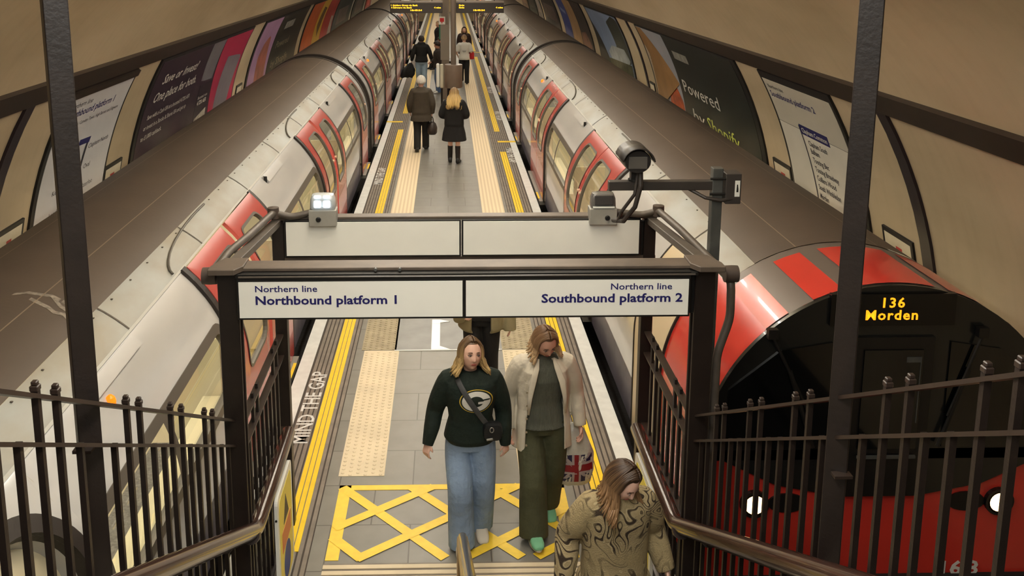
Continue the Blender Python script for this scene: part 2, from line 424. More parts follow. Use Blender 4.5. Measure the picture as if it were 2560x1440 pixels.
def wall(mb, loop, o0, o1, mi=0):
    L = loop + [loop[0]]
    mb.grid([[tp(s, y, o0) for y, s in L], [tp(s, y, o1) for y, s in L]], mi)
def fillp(mb, ya, yb, sa, sb, off, mi=0, n=10, far=False, ny=1):
    mb.grid([[tp(sa + (sb - sa) * k / n, ya + (yb - ya) * j / ny, off, far) for j in range(ny + 1)] for k in range(n + 1)], mi)
def pane(name, loop, off, material, parent):
    ys = [p[0] for p in loop]; ss = [p[1] for p in loop]; sa, sb = min(ss), max(ss); n = 18; rows = []
    for k in range(n + 1):
        s = sa + (sb - sa) * (k + (.02 if k == 0 else (-.02 if k == n else 0))) / n; cut = []
        L = loop + [loop[0]]
        for a, b in zip(L[:-1], L[1:]):
            if (a[1] - s) * (b[1] - s) <= 0 and abs(a[1] - b[1]) > 1e-9: cut.append(a[0] + (b[0] - a[0]) * (s - a[1]) / (b[1] - a[1]))
        if not cut: continue
        y0, y1 = min(cut), max(cut); rows.append([tp(s, y0, off), tp(s, y1, off)])
    mb = MB(); mb.grid(rows); return mb.build(name, material, parent, smooth=True, fix=False)
WS0, WS1 = 0.02, 0.55
def make_car(L, pairs, singles, cab=False, label='', group=None, gap=0.0, open_end=False, near=1):
    root = thing('underground_carriage', label, 'train carriage', group=group)
    ops = sorted(pairs + singles); y_start = 0.0
    secs = []; prev = 1.25 if cab else 0.0
    for a, b in ops: secs.append((prev, a)); prev = b
    secs.append((prev, L))
    body = MB(); frames = []; panes_ = []
    SB = -.52
    for (a, b) in secs:
        if b - a > 1.6:
            wa, wb = a + .12, b - .12
            if cab and a < 2: wa = 2.75
            inn, idx = rloop(wa, wb, WS0, WS1, .13); ring(body, inn, sloop(a, b, SB, GUT, idx), 0)
            frames.append((inn, idx, wa, wb))
        else: fillp(body, a, b, SB, GUT, 0, n=14)
        fillp(body, a, b, -1.0, SB, -.012, 1, n=2)
    # far side: cream shell with an open window band
    for sa, sb in ((-1.0, WS0), (WS1, GUT)): fillp(body, 1.0 if not cab else 0.0, L - .2, sa, sb, 0, n=8, far=True)
    y = 0.0
    while y < L - .6: fillp(body, y, y + .9, WS0, WS1, 0, n=6, far=True); y += 1.9
    # inner lining of the end walls, and end plates
    prof = [tp(-1.0, 0)[::2]] + [tp(GUT * k / 10, 0)[::2] for k in range(11)]
    full = prof + [(x, z) for x, z in [(-TRR * cos(radians(a)), TRZ + TRR * sin(radians(a))) for a in range(52, 129, 6)]] + [(-x, z) for x, z in prof[::-1]]
    if not cab: body.prism(full, 'y', 0.02, .05, 0)
    body.prism(full, 'y', L - .05, L - .02, 0)
    body.build('body_shell', [CBODY, CSKIRT], root, angle=50, fix=False)
    # roof
    rf = MB(); ra = 0.98 if cab else 0.0
    fa = TRR * radians(60)
    fillp(rf, ra, L, fa, pi * TRR - fa, 0.004, 0, n=30)
    rf.build('roof', CROOF, root, smooth=True, fix=False)
    for far in (False, True):
        pn = MB(); fillp(pn, ra, L, GUT, fa, 0.0, 0, n=5, far=far)
        if not far:
            y = .9 if not cab else 2.1
            while y < L:
                fillp(pn, y, y + .02, GUT, fa, 0.004, 1, n=5)
                for k in range(5):
                    if y + .16 + k * .42 > L - .05: continue
                    p = tp(fa - .03, y + .16 + k * .42, .004); pn.box(p, (.014, .014, .006), 1)
                y += 2.05
        pn.build('roof_side_panel', [CSILV, CSEAM], root, smooth=not far, fix=False)
    g = MB(); fillp(g, 1.25 if cab else 0, L, GUT - .010, GUT + .010, .012, 0, n=2); wall(g, [(0.0 if not cab else 1.25, GUT - .012), (L, GUT - .012)], 0, .012)
    g.build('gutter', CGUT, root, fix=False)
    sm = MB(); fillp(sm, ra, L, TRR * radians(75), TRR * radians(75) + .009, .008, 0, n=1); fillp(sm, ra, L, TRR * radians(104), TRR * radians(104) + .009, .008, 0, n=1)
    sm.build('roof_seam', mat('roof seam', rgb(128, 114, 96), .5), root, fix=False)
    # windows
    for inn, idx, wa, wb in frames:
        fr = MB(); o2, _ = rloop(wa - .05, wb + .05, WS0 - .05, WS1 + .05, .16); i2, _ = rloop(wa + .03, wb - .03, WS0 + .03, WS1 - .03, .12)
        ring(fr, i2, o2, .008, 0, 1); wall(fr, i2, .008, -.05); wall(fr, o2, .008, 0)
        ym = (wa + wb) / 2 + .15
        fillp(fr, ym - .05, ym + .05, WS0, WS1, .004, 0, n=8)
        w = fr.build('window', CFRAME, root, fix=False)
        pane('window_pane', rloop(wa, ym, WS0, WS1, .1)[0], -.012, CGLASS, w); pane('window_pane', rloop(ym, wb, WS0, WS1, .1)[0], -.012, CGLASS, w)
    # doors
    def leaf(a, b, wside):
        d = MB(); m1, m2 = (.30, .13) if wside < 0 else (.13, .30)
        if b - a < 1.2: m1 = m2 = max(.16, (b - a) * .2)
        inn, idx = rloop(a + m1, b - m2, -.06, TRR * radians(39), .12)
        out = sloop(a, b, -.92, GUT - .02, idx)
        ring(d, inn, out, .035); wall(d, out, .035, 0)
        o = d.build('door', CRED, root, angle=50, fix=False)
        e = MB(); o2, _ = rloop(a + m1 - .03, b - m2 + .03, -.09, TRR * radians(39) + .03, .15); ring(e, inn, o2, .041, 0, 1); wall(e, inn, .041, .0)
        e.build('door_window_seal', CFRAME, o, fix=False)
        pane('door_window_pane', inn, .02, CGLASSD, o)
        lp = MB(); q = tp(.36, (a + .07) if wside > 0 else (b - .07), .04); lp.lathe(q, [(.0, -.02), (.022, -.02), (.022, .012), (0, .016)], 8, axis='x')
        lp.build('door_button', mat('pale lens', rgb(230, 200, 170), .3), o)
    for a, b in pairs:
        m = (a + b) / 2
        leaf(a + .05, m - .012 - gap, -1); leaf(m + .012 + gap, b - .05, 1)
    def arch_panel(a, b):
        d = MB(); inn, idx = rloop(a + .1, b - .1, -.9, .90, .44, 16); ring(d, inn, sloop(a, b, -1.0, GUT, idx), 0.0); wall(d, inn, -.05, -.13)
        o = d.build('end_door_panel', CBODY, root, angle=50, fix=False)
        e = MB(); o2, _ = rloop(a + .1 - .10, b - .1 + .10, -1.0, 1.0, .54, 16); ring(e, inn, o2, .03, 0, 1); wall(e, inn, .03, -.05); wall(e, o2, .03, 0)
        e.build('arch_seal', RUBBER, o, fix=False)
        e = MB(); fillp(e, a - .1, b + .1, -1.0, 0, -.13); fillp(e, a - .1, b + .1, 0, 1.06, -.13); e.build('inner_door', CINT, o, smooth=True, fix=False)
        e = MB(); e.lathe((-1.17, (a + b) / 2 - .1, 1.12), [(0, -.02), (.2, -.02), (.2, .02), (0, .02)], 28, axis='x'); e.build('round_cover', mat('round cover grey', rgb(168, 160, 140), .5), o)
        e = MB(); e.lathe((-1.20, (a + b) / 2 - .16, 1.12), [(0, -.03), (.035, -.03), (.035, .02), (0, .02)], 12, axis='x'); e.build('red_handle', mat('dull red', rgb(130, 50, 42), .4), o)
    for a, b in singles:
        if open_end and a > L / 2: arch_panel(a, b)
        else: leaf(a + .05, b - .05, 1)
    for a, b in ops:
        if open_end and a > 16: continue
        for y in (a, b):
            sl = MB(); fillp(sl, y - .045, y + .045, -.95, GUT, .03, 0, n=16)
            wall(sl, [(y - .045, -.95)] + [(y - .045, GUT * k / 14) for k in range(15)] + [(y + .045, GUT)] + [(y + .045, GUT * k / 14) for k in range(14, -1, -1)] + [(y + .045, -.95)], .03, 0)
            sl.build('door_seal', RUBBER, root, fix=False)
        gd = MB(); m = (a + b) / 2; hw = (b - a) / 2 + .18
        gd.tube([tp(GUT + .03 + .22 * sin(pi * k / 20), m - (hw if near > 0 else -hw) * cos(pi * k / 20), .012) for k in range(0, 12)], .011, 6)
        gd.build('rain_guard', mat('grey rain strip', rgb(96, 92, 84), .5), root)
        fs = MB(); fs.bb((-TRR - .09, a + .05, -.12), (-TRR + .1, b - .05, -.05)); fs.bb((-TRR - .095, a + .25, -.049), (-TRR - .06, a + .75, -.044), 1)
        fs.build('door_step', [mat('step plate', rgb(140, 136, 128), .5, metal=.4), YLINE], root)
    # vents, side lamps
    for ci, (a, b) in enumerate(secs):
        if b - a > 1.6 and not (cab and a < 2):
            v = MB(); y0, y1 = (a + .75, a + 1.75) if near > 0 else (b - 1.75, b - .78); s = GUT - .07
            rows = [[tp(s - .05, y, 0), tp(s - .05, y, .034), tp(s + .05, y, .034), tp(s + .05, y, 0)] for y in (y0, y1)]
            v.loft(rows); ye = y0 - .003 if near > 0 else y1 + .003; p = tp(s, ye, .016); v.box(p, (.04, .01, .075), 1)
            v.build('air_vent', [CBODY, BLACK], root)
            if a > 8:
                am = MB(); q = tp(GUT - .19, y0 + .28 if near > 0 else y1 - .24, .0); am.lathe((q[0], q[1], q[2] - .03), [(.0, 0), (.032, 0), (.036, .03), (.028, .055), (.012, .07), (0, .072)], 10)
                if a > 13: am.build('side_lamp', mat('amber lens', rgb(255, 120, 10), .25, emit=1.0, ecol=(1, .20, .01, 1)), root)
    # interior
    it = MB(); i0 = 1.4 if cab else .1
    it.bb((-1.2, i0, -.08), (1.2, L - .1, -.03), 1)
    it.bb((1.0, i0, -.03), (1.2, L - .1, WS0 + TRZ - .02), 0)
    for (a, b) in secs:
        if b - a > 1.6:
            for sx in (-1, 1):
                it.bb((sx * .62, a + .2, .12), (sx * 1.22, b - .2, .42), 2); it.bb((sx * 1.06, a + .2, .42), (sx * 1.24, b - .2, .84), 0)
            it.bb((-1.19, a + .05, .0), (-.72, a + .09, 1.3), 0); it.bb((-1.19, b - .09, 0), (-.72, b - .05, 1.3), 0)
            it.tube([(-.6, a + .3, 1.75), (-.6, b - .3, 1.75)], .02, 6, 3)
    if cab: it.prism([(p[0] * .97, TRZ + (p[1] - TRZ) * .97) for p in full], 'y', 1.42, 1.46, 0)
    it.build('interior', [CINT, CINTF, CSEAT, YLINE], root)
    ls = MB()
    for sx in (-.45, .45): ls.bb((sx - .07, i0 + .4, 1.99), (sx + .07, L - .4, 2.01))
    ls.build('light_strip', CLIGHT, root)
    uf = MB(); uf.bb((-1.12, .3, -.45), (1.12, L - .3, -.1)); 
    for y in (3.0, 4.9, L - 4.9, L - 3.0): uf.lathe((-.9, y, -.42), [(0, -.06), (.35, -.06), (.35, .06), (0, .06)], 20, axis='x'); uf.lathe((.9, y, -.42), [(0, -.06), (.35, -.06), (.35, .06), (0, .06)], 20, axis='x')
    uf.build('underframe', CDARK, root)
    for y in ((L - .02,) if cab else (0.0, L - .02)):
        gp = MB(); fl = [(x * 1.012, TRZ + (z - TRZ) * 1.012) for x, z in full]; sm_ = [(x * .955, TRZ + (z - TRZ) * .955) for x, z in full]; q0, q1 = y - .05, y + .07
        gp.grid([[(p[0], q0, p[1]) for p in fl], [(p[0], q1, p[1]) for p in fl], [(p[0], q1, p[1]) for p in sm_], [(p[0], q0, p[1]) for p in sm_], [(p[0], q0, p[1]) for p in fl]])
        gp.build('end_seal', RUBBER, root, fix=False)
    if not cab:
        gw = MB(); gw.bb((-.5, -.35, .0), (.5, .02, 1.95)); gw.build('end_gangway', CDARK, root)
    return root
PAIRS = [(5.25, 7.95), (11.25, 13.95)]; SING = [(.7, 2.1), (17.1, 18.5)]; CL = 19.2
lt = make_car(CL, PAIRS, SING, label='nearest pale carriage with red doors at the left platform', group='northbound train carriages', gap=.07, open_end=True, near=-1)
lt.location = (-TRX, 21.7, 0); lt.rotation_euler = (0, 0, pi)
for P_ in ([(82.8, 6.27), (79.6, 6.33), (72.9, 6.36), (65.6, 6.31)], [(77.3, 6.24), (70.9, 6.18), (68.3, 6.14), (65.7, 6.16), (61.7, 6.09)], [(72.9, 6.36), (68.4, 6.25), (65.0, 6.22), (62.9, 6.15)]):
    mb = MB(); mb.grid([[tp(TRR * radians(a), 21.7 - y - w, .0065) for a, y in P_] for w in (-.022, .022)]); mb.build('scrape_mark', mat('pale scrape', rgb(150, 140, 126), .7, noise=.5, nscale=30), lt, fix=False)
ln = make_car(CL, PAIRS, SING, label='second carriage at the left platform, beyond the first roof joint', group='northbound train carriages', near=-1)
ln.location = (-TRX, 21.7 + 19.8, 0); ln.rotation_euler = (0, 0, pi)
c = copy_tree(ln); c.location.y += 19.8; c['label'] = 'far carriage at the left platform behind the dot matrix sign'
c = make_car(CL, PAIRS, SING, label='second carriage at the right platform, beyond the roof joint', group='southbound train carriages'); c.location = (TRX, 25.95, 0)
c2 = copy_tree(c); c2.location = (TRX, 25.95 + 19.8, 0); c2['label'] = 'far carriage at the right platform beyond the second roof joint'
for base in (lt, ln, c, c2): pass
CABL = 19.0
cab = make_car(CABL, [(5.15, 7.85), (11.0, 13.7)], [(16.85, 18.25)], True, 'driving carriage with red stripes and dark cab front at the right platform', 'southbound train carriages')
cab.location = (TRX, 6.35, 0)
# driving cab
mb = MB()
def strip_ring(a0, a1, y0, y1, mi, off=.006): fillp(mb, y0, y1, TRR * radians(a0), TRR * radians(a1), off, mi, n=max(2, int((a1 - a0) / 4)))
def blk(y0, y1, s0, s1, mi, off=0, far=False): fillp(mb, y0, y1, s0, s1, off, mi, n=12, far=far)
blk(0, 1.25, -1.0, 0, 0); blk(0, 1.25, 0, GUT, 0)
blk(0, .98, GUT, pi * TRR - GUT, 1)
for a0, a1 in ((48, 56.5), (65, 74.5), (80.5, 103), (107.5, 125), (130, 139)): strip_ring(a0, a1, 0.0, .85, 0)
blk(0, 1.25, -1.0, 0, 0, 0, True); blk(0, 1.25, 0, GUT, 0, 0, True)
CABRED = mat('cab red paint', rgb(206, 58, 48), 0.2, noise=.06, nscale=2, coat=.3)
mb.build('cab_shell', [CABRED, mat('grey roof stripe', rgb(104, 94, 88), .4)], cab, smooth=True, fix=False)
mb = MB(); blk(1.27, 2.35, -.98, 0, 0, .012); blk(1.27, 2.35, 0, GUT, 0, .012); mb.build('cab_door', mat('carriage cream door', rgb(206, 190, 158), .3), cab, smooth=True, fix=False)
for yy in (2.35, 1.26):
    mb = MB(); mb.tube([tp(-.98 + k * .1 if k < 10 else GUT * (k - 9.8) / 14, yy, .012) for k in range(24)], .012, 6); mb.build('door_seal', RUBBER, cab)
# front
outl = [tp(-1.0, 0)[::2]] + [tp(GUT * k / 10, 0)[::2] for k in range(11)] + [(-TRR * cos(radians(a)), TRZ + TRR * sin(radians(a))) for a in range(52, 129, 4)]
outl = outl + [(-p[0], p[1]) for p in [tp(GUT * k / 10, 0)[::2] for k in range(10, -1, -1)] + [tp(-1.0, 0)[::2]]]
mb = MB(); mb.prism([(x * .992, TRZ + (z - TRZ) * .992) for x, z in outl], 'y', -.02, .03); mb.build('front_panel', CABRED, cab, angle=40)
FBLK = mat('black front glazing surround', rgb(24, 25, 24), .22, coat=.3)
def inset(poly, k): return [(x * k, TRZ + (z - TRZ) * k) for x, z in poly]
up = [p for p in outl if p[1] >= TRZ - .02]
scr = inset(up, 1.0); scr = [(scr[0][0] , .98)] + scr + [(scr[-1][0], .98), (.75, .70), (.35, .62), (-.35, .62), (-.75, .70)]
mb = MB(); mb.prism(scr, 'y', -.045, -.002); mb.build('windscreen_surround', FBLK, cab, angle=40)
GLD = mat('dark windscreen glass', rgb(7, 8, 8), .06, coat=.5)
for x0, x1, tl, tr in ((-1.14, -.42, 1.45, 1.80), (.42, 1.14, 1.80, 1.45)):
    mb = MB(); mb.prism([(x0, 1.0), (x1, 1.0), (x1, tr), ((x0 + x1) / 2, (tl + tr) / 2 + .12), (x0, tl)], 'y', -.06, -.03); mb.build('windscreen', GLD, cab)
mb = MB(); mb.bb((-.28, -.07, .62), (.3, -.03, 1.84)); dr = mb.build('front_door', mat('black front door', rgb(18, 18, 18), .3), cab)
mb = MB(); mb.bb((-.2, -.085, 1.0), (.22, -.06, 1.75)); pw = mb.build('front_door_window', GLD, dr)
mb = MB(); mb.bb((.10, -.089, 1.66), (.20, -.083, 1.70)); mb.bb((.2, -.089, 1.2), (.206, -.083, 1.7)); mb.build('door_bracket', GREYMETAL, dr)
mb = MB(); mb.bb((-.2, -.1, .93), (.22, -.08, .95)); mb.build('door_grab_rail', GREYMETAL, dr)
mb = MB(); mb.bb((-.46, -.075, 1.93), (.42, -.03, 2.16)); dsp = mb.build('destination_display', mat('display black', rgb(10, 10, 10), .15), cab)
AMB = mat('amber led', rgb(255, 160, 20), .5, emit=1.3, ecol=(1, .34, .01, 1))
for tx, z in (('136', 2.065), ('Morden', 1.975)):
    text('led_lettering', tx, .10, Matrix.Translation((-.03, -.078, z)) @ Matrix.Rotation(pi / 2, 4, 'X'), AMB, dsp, 'CENTER', 1.05, 0, .002, spacing=1.15)
for sx in (-1, 1):
    mb = MB(); mb.lathe((sx * .90, -.04, .55), [(0, -.02), (.07, -.02), (.085, 0), (.085, .03), (0, .03)], 20, axis='y')
    hl = mb.build('headlight', mat('warm headlight', (1, .8, .5, 1), .3, emit=4.5, ecol=(1, .58, .25, 1)), cab)
    mb = MB(); mb.lathe((sx * .90, -.035, .55), [(.085, -.02), (.105, -.02), (.105, .03), (.085, .03), (.085, -.02)], 20, axis='y'); mb.build('bezel', BLACK, hl)
    mb = MB(); pts = [(sx * .66 + .14 * cos(a), .55 + .075 * sin(a)) for a in [k * pi / 10 for k in range(20)]]; mb.prism(pts, 'y', -.035, -.015); mb.build('tail_lamp', BLACK, cab)
    wz = MB(); wz.tube([(sx * -.0 + (-.86 if sx < 0 else .62), -.09, 1.86), (-.55 if sx < 0 else .95 - .52 + .0, -.085, 1.25)], .012, 6); wz.tube([(-.72 if sx < 0 else .55, -.085, 1.6), (-.52 if sx < 0 else .38, -.085, 1.02)], .016, 6); wz.box((-.86 if sx < 0 else .62, -.08, 1.88), (.07, .05, .07))
    wz.build('wiper', BLACK, cab)
for nx, nt_ in ((.50, '16'), (.715, '8')): text('unit_number', nt_, .16, Matrix.Translation((nx, -.03, -.05)) @ Matrix.Rotation(pi / 2, 4, 'X'), mat('white numerals', rgb(226, 226, 222), .5), cab, sx=1.15, bold=.004)
mb = MB(); mb.bb((-1.25, -.06, -.2), (1.25, 0.02, -.04)); mb.bb((-.2, -.28, -.42), (.2, .0, -.12)); mb.build('coupler', CDARK, cab)
# ================================================================ sign portal over the stair foot
def fit_text(name, body, a0, a1, b0, cap, fn, material, parent, bold=0.0, shear=0.0, depth=0.0):
    Vn, _ = text_mesh('N', 1.0); h = max(v[1] for v in Vn)
    V, F = text_mesh(body, 1.0, 'LEFT', 1, shear, depth / max(cap / h, 1e-6), bold)
    x0 = min(v[0] for v in V); x1 = max(v[0] for v in V)
    P = [fn(a0 + (v[0] - x0) / (x1 - x0) * (a1 - a0), b0 + v[1] * cap / h, v[2] * cap / h) for v in V]
    mb = MB(); mb.add(P, F); return mb.build(name, material, parent, fix=False)
FX0, FX1, FY = -1.345, 1.575, 5.40
RY = 7.0
port = thing('sign_portal', 'dark brown steel portal frame over the stair foot carrying the platform signs', 'sign frame', (0.115, FY, 0))
def pb(name, mb, m, bv=0.004, parent=None):
    o = mb.build(name, m); o.parent = parent or port
    if (parent or port) is port: o.location = (-0.115, -FY, 0)
    if bv: bevel(o, bv, 1)
    return o
for x in (FX0 + .06, FX1 - .06):
    mb = MB(); s = 1 if x > 0 else -1
    mb.bb((x - .06, FY - .04, 0.0 if False else .02), (x + .06, FY - .015, 2.66)); mb.bb((x - .06, FY + .04, .02), (x + .06, FY + .065, 2.66)); mb.bb((x - .02, FY - .02, .02), (x + .02, FY + .045, 2.66))
    pb('front_column', mb, BROWN)
for x in (FX0 + .07, FX1 - .05):
    mb = MB(); mb.bb((x - .045, RY - .045, 0), (x + .045, RY + .045, 2.52)); pb('rear_column', mb, BROWN)
# front header: canopy plate with mitred ends, recess, tube housing
mb = MB()
mb.bb((FX0 + .10, FY - .055, 2.668), (FX1 - .10, FY + .09, 2.69))
for s, x in ((-1, FX0), (1, FX1)):
    mb.prism([(x - s * -.03, FY - .13), (x - s * .12, FY - .13), (x - s * .16, FY - .055), (x - s * .16, FY + .1), (x - s * .02, FY + .1), (x + s * .03, FY - .05)] if s > 0 else [(x - .03, FY - .13), (x + .12, FY - .13), (x + .16, FY - .055), (x + .16, FY + .1), (x + .02, FY + .1), (x - .03, FY - .05)], 'z', 2.67, 2.705)
pb('canopy', mb, mat('dusty brown steel', rgb(92, 81, 71), .5, noise=.3, nscale=8))
mb = MB(); mb.bb((FX0 + .1, FY - .02, 2.38), (FX1 - .1, FY + .02, 2.668)); pb('header_beam', mb, BLACK)
mb = MB(); mb.bb((FX0 + .12, FY - .10, 2.640), (FX1 - .12, FY - .03, 2.664)); pb('lamp_housing', mb, BLACK)
mb = MB(); mb.tube([(FX0 + .14, FY - .108, 2.652), (FX1 - .14, FY - .108, 2.652)], .006, 8); pb('lamp_tube', mb, mat('unlit tube', rgb(70, 64, 58), .3), 0)
for x in (-.42, -.28):
    mb = MB(); mb.lathe((x, FY - .06, 2.682), [(0, -.02), (.009, -.02), (.009, .01), (0, .012)], 10, axis='y'); pb('canopy_bolt', mb, GREYMETAL, 0)
def sign(x0, x1, z0, z1, y, name, text_rows, back=False):
    mb = MB(); mb.bb((x0 - .012, y, z0 - .014), (x1 + .012, y + .05, 2.668 if text_rows else z1 + .012)); fr = pb(name + '_frame', mb, BLACK, .003)
    mb = MB(); mb.bb((x0, y - .006, z0), (x1, y + .01, z1)); p = mb.build(name + '_face', WHITEENAMEL, fr)
    for body, a0, a1, b, cap, bold in text_rows:
        fit_text('lettering', body, a0, a1, b, cap, lambda a, b_, d: (a, y - .0075 - d, b_), NAVY, p, bold)
    return fr
sign(-1.207, .083, 2.405, 2.622, FY - .10, 'sign_panel', [('Northern line', -1.112, -.755, 2.563, .037, .012), ('Northbound platform 1', -1.112, -.298, 2.487, .050, .025)])
sign(.103, 1.40, 2.405, 2.622, FY - .10, 'sign_panel', [('Northern line', .945, 1.302, 2.563, .037, .012), ('Southbound platform 2', .542, 1.366, 2.487, .050, .025)])
# rear header with the blank sign backs
mb = MB(); mb.bb((FX0 + .03, RY - .05, 2.525), (FX1, RY + .05, 2.552)); mb.bb((FX0 + .03, RY - .04, 2.2), (FX1, RY + .02, 2.235)); pb('rear_beam', mb, mat('dusty brown steel', None) if False else MATS['dusty brown steel'])
for x in (FX0 + .13, FX1 - .1):
    mb = MB(); mb.bb((x - .035, RY - .04, 2.235), (x + .005, RY + .02, 2.5)); mb.bb((x + .015, RY - .02, 2.26), (x + .06, RY + .01, 2.48)); pb('rear_upright', mb, BLACK)
sign(-1.205, .085, 2.262, 2.522, RY - .08, 'rear_sign_panel', [])
sign(.115, 1.435, 2.262, 2.522, RY - .08, 'rear_sign_panel', [])
# roof rails and side cages
for s, xx in ((-1, FX0 + .06), (1, FX1 - .04)):
    mb = MB(); mb.bar((xx, FY + .08, 2.66), (xx, RY, 2.50), .07, .05); pb('roof_rail', mb, PIPE)
    for z in (1.62, 1.45, .86):
        mb = MB(); mb.bar((xx, FY + .06, z), (xx, RY - .04, z), .05, .014); pb('cage_rail', mb, BROWN2, 0)
    mb = MB(); mb.bar((xx, FY + .06, .1), (xx, RY - .04, .1), .05, .014); pb('cage_rail', mb, BROWN2, 0)
    k = 0; y = FY + .2
    while y < RY - .1:
        tall = k % 5 in (2, 3)
        mb = MB(); mb.bb((xx - .010, y - .019, .1), (xx + .010, y + .019, 1.66 if tall else 1.45)); pb('cage_bar', mb, BROWN, 0)
        y += .145; k += 1
# ---------------------------------------------------------------- stair balustrades
SL = .5455
def balustrade(x, label, tall, short, y_end):
    t = thing('stair_balustrade', label, 'railing', (x, 5.35, 0), 0, 'stair balustrades')
    def add(name, mb, m=BROWN, bv=0): 
        o = mb.build(name, m, t); o.location = (-x, -5.35, 0)
        if bv: bevel(o, bv, 1)
        return o
    z2 = lambda y: 1.535 + SL * (5.42 - y)
    mb = MB(); mb.bar((x, 5.36, z2(5.36) + .165), (x, y_end, z2(y_end) + .165), .045, .014); add('top_rail', mb, BROWN2)
    mb = MB(); mb.bar((x, 5.36, z2(5.36)), (x, y_end, z2(y_end)), .045, .014); add('lower_rail', mb, BROWN2)
    mb = MB(); mb.bar((x, 5.36, z2(5.36) - 1.38), (x, y_end, z2(y_end) - 1.38), .05, .10); add('string', mb, BROWN)
    for y in tall:
        mb = MB(); mb.bb((x - .011, y - .011, z2(y) - 1.36), (x + .011, y + .011, z2(y) + .19)); b = add('baluster', mb)
        mb = MB(); mb.box((x, y, z2(y) + .195), (.028, .028, .02)); mb.box((x, y, z2(y) + .212), (.02, .02, .014)); o = mb.build('finial', BROWN2, b); bevel(o, .003, 1)
    for y in short:
        mb = MB(); mb.bb((x - .011, y - .011, z2(y) - 1.36), (x + .011, y + .011, z2(y) + .005)); add('baluster', mb)
    return t
balustrade(-1.30, 'dark brown stair balustrade at left, in front of the white carriage', [4.928, 4.769, 4.362, 4.196, 3.776, 3.628, 2.991, 2.847], [5.24, 5.09, 4.61, 4.48, 4.07, 3.93, 3.47, 3.15, 2.70, 2.56, 2.42, 2.27, 2.12, 1.97, 1.82, 1.67, 1.52, 1.37, 1.22, 1.07, .92], .75)
balustrade(1.51, 'dark brown stair balustrade at right, in front of the dark cab', [4.99, 4.85, 4.44, 4.28, 3.86, 3.70, 3.05, 2.90, 2.49, 2.34], [5.26, 5.13, 4.71, 4.57, 4.15, 4.00, 3.55, 3.2, 2.78, 2.63, 2.2, 2.05, 1.9, 1.75, 1.6, 1.45, 1.3, 1.15, 1.0, .85], .75)
def big_post(x, y, ang, label):
    t = thing('roof_post', label, 'post', (x, y, 0), 0, 'roof posts')
    mb = MB()
    prof = [(-.042, -.042), (.042, -.042), (.042, .042), (-.042, .042)]
    mb.prism(prof, 'z', -.76, 5.2); o = mb.build('shaft', BROWN, t); o.rotation_euler = (0, 0, radians(ang)); bevel(o, .004, 2)
    mb = MB(); mb.box((0, -.06, 2.64 if x < 0 else 2.5), (.07, .04, .012)); mb.build('fixing_plate', BROWN2, t)
    return t
big_post(-1.375, 3.42, 28, 'tall dark brown post crossing the left side of the view')
big_post(1.515, 3.42, -24, 'tall dark brown post crossing the right side of the view')
# ---------------------------------------------------------------- handrails
HR = mat('brown plastic handrail', rgb(54, 33, 26), .2, noise=.2, nscale=7, coat=.3)
def handrail(x, label, xo):
    t = thing('handrail', label, 'handrail', (x, 6.7, 0), 0, 'stair side handrails')
    def add(name, mb, m, sm=None):
        o = mb.build(name, m, t, angle=sm); o.location = (-x, -6.7, 0); return o
    zk = .95; yk = 5.45
    path = [(x, 6.72, .94), (x, 6.70, .95), (x, 5.53, zk), (x, 5.45, zk + .012), (x, 5.37, zk + .045), (x, .75, zk + .045 + .547 * 4.62)]
    mb = MB(); mb.tube(path, [.044, .050, .050, .050, .050, .050], 18); add('rail', mb, HR, 50)
    mb = MB(); mb.tube([(x, 5.34, .985), (x, 5.30, 1.007)], .053, 18); add('rail_joint', mb, mat('rail joint', rgb(40, 26, 20), .4), 50)
    s = 1 if xo > x else -1
    for y, z in ((6.45, .92), (5.7, .92), (4.9, 1.22), (3.6, 1.93), (2.2, 2.70), (1.0, 3.36)):
        mb = MB(); mb.tube([(x, y, z), (x + s * .04, y, z - .05), (xo, y, z - .05)], .012, 8); add('bracket', mb, BROWN2)
    return t
handrail(-1.205, 'brown handrail on the left side of the stair', -1.29)
handrail(1.425, 'brown handrail on the right side of the stair', 1.51)
t = thing('centre_handrail', 'bronze centre handrail with dark studded top at the stair foot', 'handrail', (.08, 5.4, 0))
mb = MB(); cp = [(.08, 5.42, .05), (.08, 5.44, .55), (.08, 5.41, .80), (.08, 5.33, .93), (.08, 5.2, 1.03), (.08, .75, 1.03 + .547 * 4.45)]
mb.tube(cp, .034, 14); o = mb.build('rail', mat('bronze rail', rgb(150, 124, 88), .3, metal=.6), t, angle=50); o.location = (-.08, -5.4, 0)
mb = MB()
n_ = len(cp)
mb.tube([(p[0], p[1] + .004, p[2] + .016) for p in cp[2:]], .026, 12); o = mb.build('rail_top_strip', mat('dark rail strip', rgb(58, 50, 48), .25, coat=.4), t, angle=50); o.location = (-.08, -5.4, 0)
mb = MB(); mb.tube([(.08, 2.6, 1.5), (.08, 2.6, 1.03 + .547 * 2.6)], .024, 10); o = mb.build('support_post', MATS['bronze rail'], t); o.location = (-.08, -5.4, 0)
for k, y in enumerate((5.27, 5.16, 5.05, 4.94)):
    z = 1.03 + .547 * (5.2 - y) + .036 if y < 5.2 else .99 + .034
    mb = MB(); mb.lathe((.08, y, z - .004), [(0, 0), (.006, 0), (.005, .008), (0, .01)], 10); o = mb.build('stud', mat('bright stud', rgb(230, 228, 222), .15, metal=.8), t); o.location = (-.08, -5.4, 0)
